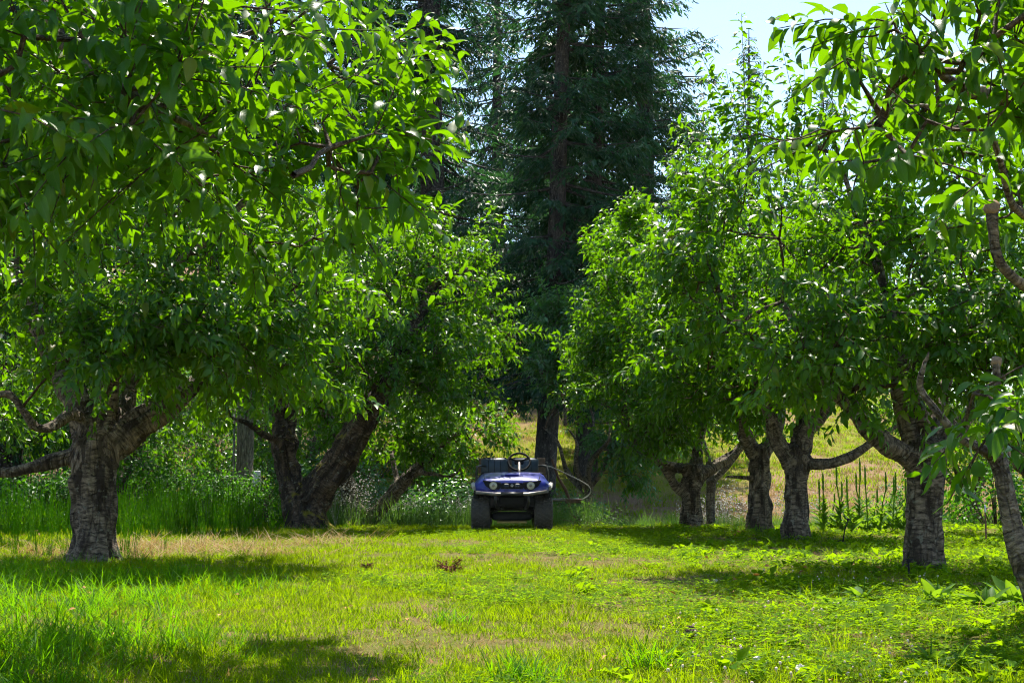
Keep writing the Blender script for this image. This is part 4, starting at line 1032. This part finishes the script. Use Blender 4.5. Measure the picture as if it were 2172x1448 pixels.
# ------------------------------------------------------------------ shrubs
def shrub(name, label, x, y, rx, ry, rz, n, ls, mat='bush', seed=0, T=None, lift=.0, cat='shrub'):
    r = R_(seed); base = np.array([x, y, float(gz(x, y))]); root = empty(name, base); tag(root, label, cat, 'shrubs behind the orchard')
    k = max(12, n // 45); c = nrm(r.normal(size=(k, 3))) * (r.random((k, 1)) ** .4) * np.array([rx, ry, rz]); c[:, 2] = np.abs(c[:, 2]) + lift
    c = c * (1 + .25 * vnoise(c * 2 + seed)[:, None])
    A, B = [], []
    for q in c:
        b0 = np.array([q[0] * .25, q[1] * .25, 0]); mdl = (b0 + q) * .5 + np.array([0, 0, .15 * rz]); A += [b0, mdl]; B += [mdl, q]
    st = obj('stems', segs_mesh('stems', A, B, np.tile([.012, .007], k), np.tile([.007, .004], k), M['twig'], 4), root); tag(st, kind='stuff')
    i = r.integers(0, k, n); p = c[i] + r.normal(0, .16, (n, 3)) * np.array([1, 1, .8]); p = p[p[:, 2] > .02]
    d = nrm(p - c[i][:len(p)] + r.normal(0, .1, p.shape)) + np.array([0, 0, -.35])
    cr = obj('foliage', leaves_mesh('foliage', T or BUSHLEAF, p, frames(d, np.tile([0, -.2, 1.], (len(p), 1)), r, .5), ls * r.uniform(.6, 1.2, len(p)), M[mat], seed), root); tag(cr, kind='stuff')
    return root
def SH(name, label, px, Y, *a, **k): return shrub(name, label, P(px, 1000, Y)[0], Y, *a, **k)
SH('leafy_bush', 'dense dark green bush against the hollow forked trunk', 545, 23.8, .55, .5, 1.05, 2600, .06, seed=201)
SH('leafy_bush', 'rounded bush in front of the wooden utility pole', 490, 25.2, .9, .8, .95, 2600, .07, seed=202)
SH('leafy_bush', 'pale sunlit bush between the grey trunk and the pole', 390, 27, 1.5, 1.1, 1.5, 4200, .08, seed=203)
SH('leafy_bush', 'tall leafy bush right behind the grey banded trunk', 230, 26, 1.5, 1.2, 2.0, 4200, .085, seed=204)
SH('leafy_bush', 'dark bush at the left edge under the low bough', 85, 23, 1.0, 1.0, 1.1, 3600, .08, seed=205)
SH('vine_mound', 'broad-leaved dark vine mound left of the utility vehicle', 930, 27.2, 1.1, .9, 1.15, 3000, .10, 'leaf_blue', seed=206)
SH('leafy_bush', 'shady bush between the two forked trunks', 730, 28.5, 1.4, 1.1, 1.9, 3800, .085, 'leaf_blue', seed=207)
SH('leafy_bush', 'tall shady shrub behind the utility pole', 560, 30, 1.9, 1.3, 2.8, 5000, .10, 'leaf_blue', seed=208)
SH('leafy_bush', 'large backlit shrub behind the left trees', 330, 32, 2.4, 1.6, 3.4, 5600, .11, seed=209)
SH('leafy_bush', 'yellowish sunlit shrub just behind the vehicle seats', 1035, 31, .7, .7, 1.2, 1500, .08, seed=210)
SH('leafy_bush', 'big leafy shrub far back at the left edge', 60, 33, 2.4, 1.6, 3.6, 5000, .11, seed=211)
SH('leafy_bush', 'low dark shrub at the foot of the leaning fir', 1215, 33.5, .7, .6, .6, 1300, .09, 'leaf_blue', seed=212)
SH('leafy_bush', 'shrub at the right edge behind the slim pale trunk', 2110, 24.5, 1.1, .9, 1.1, 2200, .09, seed=213)
SH('leafy_bush', 'small shrub on the slope between the pale and cracked trunks', 1890, 33, .7, .6, .8, 1200, .09, seed=214)
for k, (px, Y, rx, rz, lb) in enumerate(((470, 35, 2.6, 4.2, 'high dark thicket behind the pole and forked cherry'), (760, 35.5, 2.4, 4.0, 'high dark thicket behind the V-shaped cherry'), (200, 36, 2.8, 4.4, 'high dark thicket behind the grey banded cherry'),
                                     (985, 33, 1.2, 2.6, 'dark shrub on the slope left of the vehicle seats'), (620, 31, 1.3, 2.4, 'dark shrub seen between the limbs of the forked cherry'), (890, 31.5, 1.2, 2.2, 'shrub behind the low leaves left of the vehicle'))):
    SH('leafy_bush', lb, px, Y, rx, 1.4, rz, int(1500 * rx), .11, 'bush' if k % 2 else 'leaf_blue', seed=230 + k)
SH('grassy_shrub', 'feathery green weed clump right of the vehicle wheel', 1240, 24.6, .55, .4, .38, 1400, .07, 'meadow', seed=215, T=LANCE)

# ------------------------------------------------------------------ mullein stalks at the right
r = R_(300)
mul = [(1745, 1000, 21.0), (1760, 1045, 21.7), (1775, 1020, 21.3), (1783, 985, 21.4), (1797, 1010, 21.6), (1806, 1040, 21.0), (1818, 970, 21.5), (1826, 1000, 21.8), (1838, 985, 21.2), (1848, 1035, 21.7), (1862, 1000, 21.1), (1875, 1010, 21.6), (1889, 1000, 21.3), (1902, 1035, 21.8), (1738, 1015, 22.0), (1912, 1015, 21.2)]
words = ['first', 'second', 'third', 'fourth', 'fifth', 'sixth', 'seventh', 'eighth', 'ninth', 'tenth', 'eleventh', 'twelfth', 'thirteenth', 'fourteenth', 'fifteenth', 'sixteenth']
mul.sort(key=lambda q: q[0])
for k, (px, py, Y) in enumerate(mul):
    t = P(px, py, Y); base = np.array([t[0], Y, float(gz(t[0], Y))]); H = float(t[2] - base[2])
    root = empty('mullein_plant', base)
    tag(root, 'tall green mullein stalk, %s from the pale banded trunk towards the cracked trunk' % words[k], 'plant', 'mullein stalks between the right trunks')
    ln = r.normal(0, .09, 2); mb = MB()
    mb.tube([(0, 0, -.02), (ln[0] * .5, ln[1] * .5, H * .5), (ln[0], ln[1], H * .72)], [.012, .010, .009], 6)
    mb.build('stalk', M['weed'], root)
    mb = MB(); sp_ = [(ln[0], ln[1], H * .70)]; n = 9
    zz = np.linspace(H * .68, H, n); mb.tube([(ln[0], ln[1], z) for z in zz], [.008] + [.013 + .003 * (i % 2) for i in range(n - 3)] + [.010, .004], 7)
    mb.build('flower_spike', M['weed'], root)
    nl = 22; u = r.random(nl) ** 1.4; a = r.random(nl) * 6.28
    d = np.stack([np.cos(a) * .55, np.sin(a) * .55, .65 + .3 * r.random(nl)], -1)
    pz = np.stack([ln[0] * u * .6, ln[1] * u * .6, .02 + u * H * .55], -1)
    lf = obj('leaves', leaves_mesh('leaves', leaf_set((.3, .7), .17, 4, k, (.3, 1.)), pz, frames(d, np.tile([0, 0, 1.], (nl, 1)), r, .2), (.30 - .17 * u) * r.uniform(.7, 1.1, nl) * min(1, H / 1.0 + .3), M['weed'], k), root)
    tag(lf, kind='stuff')

# ------------------------------------------------------------------ broad-leaved plants and tufts one can pick out
for k, (px, py, n, ln, lb) in enumerate((
        (1830, 1262, 9, .20, 'largest upright broad-leaved weed in the sunny lawn edge'), (1775, 1275, 8, .15, 'broad-leaved weed with rounded pale leaves left of the largest one'),
        (1690, 1255, 8, .13, 'small pale broad-leaved weed nearest the clover flowers'), (1985, 1270, 9, .20, 'dark upright dock plant in the shade before the cracked trunk'),
        (2090, 1280, 11, .22, 'dark leafy dock plant in the shade near the right edge'), (2150, 1270, 12, .24, 'bushy dock plant at the right edge under the slim trunk'),
        (1970, 1385, 7, .14, 'broad-leaved weed at the bottom right in sunlight'), (2040, 1400, 7, .15, 'lowest broad-leaved weed at the bottom right corner'))):
    Y = CAMH * FPX / (py + 12 - HOR); p = P(px, py + 12, Y); base = (p[0], Y, float(gz(p[0], Y)))
    root = empty('broadleaf_weed', base); tag(root, lb, 'plant', 'broad-leaved weeds of the lawn edge')
    rr_ = R_(700 + k)
    tag(obj('leaves', rosette('leaves', M['weed'], n * 2, ln, leaf_set((.2, .45, .7, .88), .19, 5, k, (.3, 1.1)), rr_, (.35, 1.25), .02), root), kind='stuff')
    mb = MB(); mb.tube([(0, 0, -.02), (.01, 0, ln * .4), (.02, .01, ln * .9)], [.007, .005, .002], 6); mb.build('stem', M['weed'], root)
for k, (px, py, h, n, lb) in enumerate(((1100, 1412, .19, 120, 'dense green grass tuft at the bottom centre of the lawn'), (1375, 1385, .19, 90, 'grass tuft with drooping blades right of the bottom centre'),
                                        (1150, 1415, .13, 40, 'smaller grass tuft touching the dense bottom centre one'), (960, 1300, .14, 70, 'pale grass tuft in the middle of the lane'),
                                        (1470, 1350, .12, 26, 'thin grass tuft beside the fallen cone'), (60, 1400, .30, 36, 'tall backlit grass tuft in the bottom left corner'))):
    Y = CAMH * FPX / (py + 14 - HOR); p = P(px, py + 14, Y)
    V, F, RN = blades(n, h, .0065, .12, .7, R_(800 + k), 4, .9)
    o = obj('grass_tuft', mesh_py('grass_tuft', V, F, M['tallgrass'], {'rnd': np.array(RN)}), None, (p[0], Y, float(gz(p[0], Y)))); tag(o, lb, 'grass', 'grass tufts of the lane')

# ------------------------------------------------------------------ utility vehicle
M['blue'] = principled('blue_body', (.010, .024, .27), .34, spec=.5, coat=.3, var=.12, scale=6, dust=.07)
M['black'] = principled('black_plastic', (.016, .016, .017), .8, spec=.15, var=.3)
M['steel'] = principled('dull_steel', (.20, .19, .19), .45, metal=.6, var=.3, scale=14, dust=.3)
M['blackmetal'] = principled('black_metal', (.025, .026, .028), .4, metal=.2, var=.3)
M['rubber'] = principled('tyre_rubber', (.030, .029, .028), .7, var=.35, scale=12, dust=.22)
M['seat'] = principled('seat_vinyl', (.030, .055, .085), .42, var=.2, scale=6)
M['bedwood'] = principled('bed_boards', (.16, .10, .065), .75, var=.35, scale=25)
M['lamp'] = principled('lamp_lens', (.55, .55, .45), .12, spec=.8, var=.1)
M['rust'] = principled('rusty_iron', (.13, .065, .042), .8, metal=.1, var=.4, scale=30)
M['white'] = principled('white_enamel', (.62, .66, .70), .45, var=.08)
M['hose'] = principled('pale_hose', (.38, .35, .31), .5, var=.15)
M['mud'] = principled('muddy_plate', (.28, .20, .06), .85, var=.35)
M['badge'] = principled('badge_silver', (.62, .64, .68), .3, metal=.6)
M['flare'] = principled('grey_flare', (.42, .40, .37), .5, var=.15)
VX, VY = 0.0, 22.0
veh = empty('utility_vehicle', (VX, VY, float(gz(VX, VY)) - .015)); tag(veh, 'blue open utility vehicle with two seats parked facing the camera on the lane', 'vehicle')
def tyre_mesh():
    mb = MB(); W = .145
    mb.lathe([(.155, -W), (.215, -W), (.250, -W * .86), (.262, -W * .6), (.262, W * .6), (.250, W * .86), (.215, W), (.155, W)], (0, 0, 0), 'x', 36, False)
    nb = 26
    for k in range(nb):                                   # tread blocks
        for j, xo in enumerate((-.105, -.055, 0, .055, .105)):
            a = 2 * math.pi * (k + .5 * (j % 2)) / nb
            R = Matrix.Rotation(a, 3, 'X') @ Matrix.Rotation(.5 if j % 2 else -.5, 3, 'Z')
            c = Matrix.Rotation(a, 3, 'X') @ Vector((xo, 0, .262 - (.006 if abs(xo) > .1 else 0)))
            mb.box(c, (.044, .034, .022), R, .005)
    return mesh_py('tyre', mb.v, mb.f, M['rubber'], flat=True)
def rim_mesh():
    mb = MB(); mb.lathe([(.02, .06), (.06, .075), (.10, .05), (.13, .07), (.158, .11), (.158, -.11), (.13, -.07), (.06, -.05), (.02, -.05)], (0, 0, 0), 'x', 24)
    return mesh_py('rim', mb.v, mb.f, M['steel'])
tm, rm = tyre_mesh(), rim_mesh()
for (wx, wy) in ((-.48, 0), (.48, 0), (-.48, 1.75), (.48, 1.75)):
    w = empty('wheel', (wx, wy, .272)); w.parent = veh
    obj('tyre', tm, w); q = obj('rim', rm, w)
    if wx < 0: q.rotation_euler = (0, 0, math.pi)
# bonnet: lofted sections from the nose to the dash, half profiles (x, z)
def loft(secs, name, mat, parent, mirror=True, flat=False):
    V, F = [], []; n = None
    for (yy, prof) in secs:
        full = [(-a, c) for (a, c) in prof[::-1]] + [(a, c) for (a, c) in prof if a > 0] if mirror else prof
        n = len(full); V += [(a, yy, c) for (a, c) in full]
    for i in range(len(secs) - 1):
        for k in range(n - 1): F.append((i * n + k, i * n + k + 1, (i + 1) * n + k + 1, (i + 1) * n + k))
    F.append(tuple(range(n))[::-1]); F.append(tuple(range((len(secs) - 1) * n, len(secs) * n)))
    return obj(name, mesh_py(name, V, F, mat, flat=flat), parent)
secs = [(-.36, [(0, .655), (.10, .655), (.30, .665), (.36, .66), (.38, .63), (.36, .60), (.0, .585)]),
        (-.33, [(0, .775), (.14, .775), (.36, .765), (.44, .745), (.50, .68), (.46, .585), (.0, .575)]),
        (-.26, [(0, .815), (.17, .815), (.38, .800), (.48, .770), (.56, .70), (.55, .60), (.0, .57)]),
        (-.05, [(0, .855), (.20, .858), (.40, .840), (.50, .800), (.575, .74), (.58, .66), (.0, .60)]),
        (.15, [(0, .880), (.22, .885), (.42, .868), (.50, .825), (.575, .755), (.58, .68), (.0, .62)]),
        (.38, [(0, .905), (.24, .908), (.44, .895), (.495, .86), (.56, .77), (.56, .70), (.0, .64)])]
body = loft(secs, 'bonnet', M['blue'], veh)
mb = MB(); mb.box((0, .02, .872), (.34, .26, .014), Matrix.Rotation(.13, 3, 'X'), .006); mb.box((0, -.02, .882), (.22, .20, .014), Matrix.Rotation(.13, 3, 'X'), .006); mb.build('bonnet_scoop', M['blue'], body)
# panel line of the bonnet edge
for s in (-1, 1):
    mb = MB(); mb.tube([(s * .37, -.345, .69), (s * .41, -.30, .79), (s * .43, -.05, .835), (s * .44, .2, .872)], .004, 5); mb.build('panel_seam', M['black'], body)
# mask with lamps
def prism(poly, y0, y1):
    n = len(poly); v = [(a, y0, c) for a, c in poly] + [(a, y1, c) for a, c in poly]
    return v, [tuple(range(n)), tuple(range(2 * n - 1, n - 1, -1))] + [(i, i + n, (i + 1) % n + n, (i + 1) % n) for i in range(n)]
def shear(v): return [(x, y + .42 * max(0, z - .66) + .10 * max(0, abs(x) - .3), z) for x, y, z in v]
for s in (-1, 1):
    poly = [(s * q, z) for q, z in ((.155, .69), (.20, .645), (.34, .655), (.405, .70), (.45, .785), (.30, .765), (.17, .755))]
    if s > 0: poly = poly[::-1]
    v, f = prism(poly, -.385, -.26); mb = MB(); mb.add(shear(v), f); bz = mb.build('lamp_bezel', M['black'], veh)
    hl = MB(); hl.lathe([(.062, .05), (.062, -.012), (.055, -.02), (.0, -.02)], (s * .285, -.375, .705), 'y', 20, False); h = hl.build('headlight', M['lamp'], veh, False)
    hr = MB(); hr.lathe([(.058, .03), (.070, -.005), (.070, -.026), (.060, -.028), (.060, .03)], (s * .285, -.375, .705), 'y', 20, False); hr.build('lamp_ring', M['blackmetal'], h)
    hb = MB(); hb.lathe([(.0, -.032), (.022, -.028), (.026, -.018)], (s * .285, -.375, .705), 'y', 12, False); hb.build('bulb_cover', M['steel'], h)
v, f = prism([(-.17, .655), (.17, .655), (.16, .745), (-.16, .745)], -.388, -.26); mb = MB(); mb.add(shear(v), f); gr = mb.build('grille', M['black'], veh)
for s in (-1, 1):
    mb = MB(); mb.box((s * .085, -.385, .70), (.085, .03, .075), Matrix.Rotation(-.35, 3, 'X'), .012); mb.build('vent_panel', M['blackmetal'], gr)
mb = MB(); mb.lathe([(.020, .02), (.020, -.004), (.016, -.005), (.016, .02)], (0, -.392, .703), 'y', 20, False)
for a in (90, 210, 330):
    for q in (-.0035, 0, .0035):
        ca, sa = math.cos(math.radians(a)), math.sin(math.radians(a)); mb.box((.008 * ca - q * sa, -.394, .703 + .008 * sa + q * ca), (.013, .006, .0018), Matrix.Rotation(-math.radians(a), 3, 'Y'))
mb.build('emblem', M['badge'], gr)
for k, (a, w) in enumerate(((-.17, .12), (0, .12), (.17, .12))):
    mb = MB(); mb.box((a, -.375, .617), (w, .05, .032), None, .008); mb.build('lower_intake', M['blue'], body)
for s in (-1, 1):                                         # flares, arches, rails
    mb = MB(); mb.tube([(s * .575, -.22, .66), (s * .60, -.06, .72), (s * .60, .14, .72), (s * .58, .32, .66)], .035, 8); mb.build('fender_flare', M['flare'], veh)
    mb = MB(); mb.box((s * .545, .12, .50), (.09, .50, .34), None, .03); mb.build('wheel_arch', M['black'], veh)
    mb = MB(); mb.tube([(s * .575, 1.00, .72), (s * .575, 1.00, .93), (s * .565, 1.05, 1.0), (s * .50, 1.22, 1.02), (s * .44, 1.34, 1.01)], .019, 8); mb.build('hip_rail', M['blackmetal'], veh)
    mb = MB(); mb.tube([(s * .575, .95, .70), (s * .58, 1.3, .72), (s * .575, 1.5, .86)], .016, 8); mb.build('grab_rail', M['steel'], veh)
bb = MB(); bb.tube([(-.545, -.42, .600), (-.25, -.50, .575), (.25, -.50, .575), (.545, -.42, .615)], .026, 10); bump = bb.build('front_bumper', M['steel'], veh, False)
bb = MB(); bb.tube([(-.17, -.502, .576), (.17, -.502, .576)], .0275, 10); bb.build('bumper_sleeve', M['blackmetal'], bump, False)
for s in (-1, 1):
    mb = MB(); mb.tube([(s * .25, -.49, .57), (s * .25, -.47, .46), (s * .235, -.40, .38), (s * .20, -.20, .36)], .022, 8); mb.build('bumper_bracket', M['blackmetal'], veh, False)
mb = MB(); mb.box((0, .1, .45), (.72, .6, .16), None, .02); mb.box((0, .9, .36), (.98, 1.6, .10), None, .02); mb.box((0, -.24, .47), (.36, .05, .12), None, .01); mb.build('chassis', M['black'], veh)
mb = MB(); mb.box((0, -.12, .44), (.30, .05, .05), None, .01)
for s in (-1, 1): mb.tube([(s * .12, -.05, .36), (s * .26, -.05, .31), (s * .38, 0, .27)], .018, 6); mb.tube([(s * .30, .02, .55), (s * .37, .02, .30)], .024, 8)
mb.build('suspension', M['blackmetal'], veh)
mb = MB(); mb.box((0, .05, .145), (.46, .5, .03), None, .008); mb.build('skid_plate', M['mud'], veh)
mb = MB(); mb.box((0, .25, .23), (.62, .7, .12), None, .03); mb.tube([(-.36, .05, .24), (.36, .05, .24)], .03, 8); mb.build('gearbox_guard', M['black'], veh)
mb = MB(); mb.box((0, .55, .70), (1.04, .4, .06), None, .02); mb.box((0, .42, .80), (.98, .06, .22), None, .02); mb.build('dashboard', M['black'], veh)
mb = MB(); mb.box((0, 1.15, .56), (1.08, .62, .34), None, .03); mb.build('seat_base', M['black'], veh)
for s in (-.285, .215):
    mb = MB(); mb.box((s, 1.12, .79), (.46, .50, .13), None, .035); mb.build('seat_cushion', M['seat'], veh, False)
    mb = MB(); mb.box((s, 1.40, 1.00), (.445, .11, .30), Matrix.Rotation(-.18, 3, 'X'), .04); sbk = mb.build('seat_back', M['seat'], veh, False)
    for q in (-.1, 0, .1):
        mb = MB(); mb.tube([(s + q, 1.325, .90), (s + q, 1.365, 1.11)], .005, 4); mb.build('seat_seam', M['black'], sbk)
mb = MB(); mb.tube([(.115, .45, .80), (.115, .72, 1.06)], [.028, .020], 10); mb.build('steering_column', M['steel'], veh, False)
sw = MB(); n = 28; ring = []
Rt = Matrix.Rotation(math.radians(-38), 3, 'X')
c0 = Vector((.115, .73, 1.075))
ringp = [c0 + Rt @ Vector((.175 * math.cos(2 * math.pi * k / n), 0, .175 * math.sin(2 * math.pi * k / n))) for k in range(n + 1)]
sw.tube(ringp, .017, 8, False); whl = sw.build('steering_wheel', M['black'], veh, False)
sp = MB(); sp.box(c0 + Rt @ Vector((0, .02, .01)), (.15, .045, .09), Rt, .015)
for a in (25, 155, 270): sp.tube([c0, c0 + Rt @ Vector((.17 * math.cos(math.radians(a)), 0, .17 * math.sin(math.radians(a))))], .018, 6)
sp.build('wheel_spokes', M['black'], whl)
bed = MB(); bed.box((0, 2.0, .66), (1.10, 1.0, .06), None, .01); bed = bed.build('cargo_bed', M['black'], veh)
for (c, d) in (((0, 1.53, .80), (1.10, .03, .14)), ((0, 1.53, .95), (1.10, .03, .14)), ((0, 1.53, 1.085), (1.10, .03, .11)), ((-.545, 2.0, .80), (.03, .9, .14)), ((.545, 2.0, .80), (.03, .9, .14)), ((-.545, 2.0, .95), (.03, .9, .14)), ((.545, 2.0, .95), (.03, .9, .14))):
    mb = MB(); mb.box(c, d, None, .004); mb.build('bed_board', M['bedwood'], bed)
# spray boom carried behind
bm = MB(); bm.tube([(.40, 2.55, .44), (1.16, 2.55, .44)], .028, 10); boom = bm.build('spray_boom', M['steel'], veh, False)
mb = MB(); mb.box((1.06, 2.55, .42), (.28, .07, .075), None, .01); mb.box((.99, 2.5, .36), (.04, .05, .08), None, .005); mb.build('boom_bracket', M['rust'], boom)
mb = MB(); mb.tube([(.69, 2.55, 1.14), (.80, 2.55, .82), (.92, 2.55, .62), (.985, 2.55, .46)], [.022, .022, .03, .022], 8); mb.build('boom_brace', M['rust'], boom)
hs = spline([(.45, 2.4, .98, .02), (.62, 2.5, 1.02, .02), (.80, 2.5, .95, .02), (1.12, 2.52, .80, .02), (1.32, 2.55, .68, .02), (1.36, 2.55, .58, .02), (1.30, 2.55, .50, .02), (1.18, 2.55, .43, .02)], .05)
mb = MB(); mb.tube(hs[:, :3], .0105, 8); mb.build('spray_hose', M['hose'], boom, False)
mb = MB(); mb.box((0, 2.53, .44), (.9, .05, .06), None, .008); mb.build('boom_mount', M['blackmetal'], boom)

# ------------------------------------------------------------------ pole, stakes and small things
YP = 26.6
pb = P(519, 1000, YP); pz = float(gz(pb[0], YP)); pole = empty('utility_pole', (pb[0], YP, pz)); tag(pole, 'weathered wooden utility pole with grey conduit behind the left trees', 'pole')
mb = MB(); zs = np.linspace(-.2, 6.5, 20); mb.tube([(0, 0, z) for z in zs], np.linspace(.168, .14, 20), 16)
v = np.array(mb.v); obj('post', mesh_py('post', mb.v, mb.f, M['polewood'], {'bk': np.stack([v[:, 2], v[:, 0], v[:, 1]], -1)}), pole)
mb = MB(); mb.tube([(-.19, -.10, 0), (-.19, -.10, 2.4)], .022, 8); mb.build('conduit', M['steel'], pole, False)
mb = MB(); mb.box((.235, -.06, 1.10), (.13, .12, .30), None, .012); bx = mb.build('meter_box', M['white'], pole)
mb = MB(); mb.box((.24, -.124, 1.10), (.10, .010, .26), None, .004); mb.build('box_lid', M['white'], bx)
for z in (1.04, 1.10, 1.16): mb = MB(); mb.box((.296, -.13, z), (.016, .012, .03), None, .003); mb.build('latch', M['steel'], bx)

def gpos(px, py):
    Y = CAMH * FPX / (py - HOR); p = P(px, py, Y); return p[0], Y, float(gz(p[0], Y))
for k, (px, py, h, ln, lb) in enumerate(((1785, 1150, .33, .10, 'black leaning irrigation stake by the mullein stalks'), (1928, 1222, .13, .0, 'short black irrigation stake at the foot of the cracked trunk'), (1663, 1132, .12, .0, 'tiny dark stake beside the pale banded trunk'))):
    x, y, z = gpos(px, py); root = empty('irrigation_stake', (x, y, z)); tag(root, lb, 'stake', 'irrigation stakes')
    mb = MB(); mb.tube([(0, 0, -.05), (ln * .4, 0, h * .6), (ln * .9, 0, h)], .009, 8); mb.build('stake', M['black'], root)
    mb = MB(); mb.box((ln * .9, 0, h + .012), (.035, .03, .03), None, .006); mb.tube([(ln * .9 - .03, 0, h + .02), (ln * .9 + .035, 0, h + .02)], .006, 6); mb.build('sprinkler_head', M['black'], root)
    if k == 0: mb = MB(); mb.tube([(0, 0, h * .25), (-.06, 0, .06), (-.10, .02, 0)], .005, 6); mb.build('drip_tube', M['black'], root)
x, y = P(2090, 1090, 18.)[0], 18.; root = empty('marker_stake', (x, y, float(gz(x, y)))); tag(root, 'thin red and white marker stake near the right edge', 'stake')
mb = MB(); mb.box((0, 0, .2), (.02, .012, .44), None, .002); mb.build('lower_stake', M['rust'], root); mb = MB(); mb.box((0, 0, .47), (.021, .013, .09), None, .002); mb.build('painted_tip', M['white'], root)
def lump(r, sx, sy, sz, nu=8, nv=6):
    mb = MB(); pr = []
    V, F = [], []
    for i in range(nv + 1):
        for k in range(nu):
            a = math.pi * i / nv; b = 2 * math.pi * k / nu; q = 1 + .25 * r.normal() * (0 < i < nv)
            V.append((sx * math.sin(a) * math.cos(b) * q, sy * math.sin(a) * math.sin(b) * q, sz * math.cos(a) * q))
    for i in range(nv):
        for k in range(nu): F.append((i * nu + k, (i + 1) * nu + k, (i + 1) * nu + (k + 1) % nu, i * nu + (k + 1) % nu))
    return V, F
for k, (px, py, s, lb) in enumerate(((1613, 1400, .028, 'pale stone chip lying upright in the dry grass'), (1699, 1419, .030, 'lowest pale stone chip in the dry grass at the bottom'), (1517, 1238, .020, 'flat grey stone chip among the clover'))):
    x, y, z = gpos(px, py); V, F = lump(R_(900 + k), s * 1.2, s * .8, s * .7)
    o = obj('stone_chip', mesh_py('stone_chip', V, F, M['stone'], flat=True), None, (x, y, z + s * .6 + .02)); o.rotation_euler = (.3, .5, k); tag(o, lb, 'stone', 'stone chips in the lawn')
x, y, z = gpos(1465, 1338); root = empty('pine_cone', (x, y, z + .03)); tag(root, 'dark fallen cone lying in the clover', 'cone')
V, F = lump(R_(3), .03, .045, .028); obj('core', mesh_py('core', V, F, M['cone']), root)
mb = MB(); rr_ = R_(4)
for i in range(60):
    d = nrm(rr_.normal(size=3)); c = d * np.array([.033, .05, .03]); mb.box(c, (.016, .016, .005), Vector(d).to_track_quat('Z', 'Y').to_matrix() @ Matrix.Rotation(.7, 3, 'X'))
tag(mb.build('scales', M['cone'], root), kind='stuff')
x, y, z = gpos(1605, 1247); root = empty('orange_flower', (x, y, z)); tag(root, 'single small orange flower at the edge of the clover', 'flower')
mb = MB(); mb.tube([(0, 0, 0), (.003, 0, .05), (0, 0, .10)], .0018, 5); mb.build('stem', M['weed'], root)
mb = MB(); mb.lathe([(.004, .098), (.022, .106), (.026, .112), (.010, .118), (.001, .119)], (0, 0, 0), 'z', 12); mb.build('petals', M['orange'], root)
# dead brown fir sprigs on the lawn
for k, (px, py, sc_, lb) in enumerate(((952, 1213, 1.0, 'reddish-brown dead fir sprig standing up in the middle of the lawn'), (778, 1206, .45, 'smaller reddish dead sprig in the grass shade to the left'))):
    x, y, z = gpos(px, py); root = empty('dead_fir_sprig', (x, y, z)); tag(root, lb, 'sprig', 'dead sprigs on the lawn')
    rr_ = R_(950 + k); A, B = [], []; PO, DI = [], []
    for i in range(16):
        a = rr_.uniform(0, 6.28); t = np.array([math.cos(a) * .13, rr_.normal(0, .07), .03 + .13 * rr_.random()]) * sc_; A += [np.array([0, 0, .0]), t * .5 + np.array([0, 0, .03])]; B += [t * .5 + np.array([0, 0, .03]), t]
        for q in range(26): u = rr_.uniform(.2, 1); PO.append(t * u + np.array([0, 0, .03 * (1 - u)])); DI.append(nrm(t) * .5 + rr_.normal(0, .7, 3))
    tag(obj('twigs', segs_mesh('twigs', A, B, np.full(len(A), .003), np.full(len(A), .002), M['twig'], 4), root), kind='stuff')
    tag(obj('needles', leaves_mesh('needles', LANCE, np.array(PO), frames(np.array(DI), np.tile([0, 0, 1.], (len(PO), 1)), rr_), rr_.uniform(.02, .045, len(PO)) * sc_, M['deadneedle'], k), root), kind='stuff')

# ------------------------------------------------------------------ summer haze
HAZE = 0.00012
m, nt, N, L = newmat('haze_air')
pv = N.new('ShaderNodeVolumePrincipled'); pv.inputs['Density'].default_value = HAZE; pv.inputs['Color'].default_value = (.86, .92, 1, 1)
o_ = N.new('ShaderNodeOutputMaterial'); L.new(pv.outputs[0], o_.inputs['Volume'])
mb = MB(); mb.box((0, 320, 19.5), (810, 770, 43)); hz = mb.build('haze', m)
tag(hz, 'thin smoky summer haze between the trees', 'haze', kind='stuff')
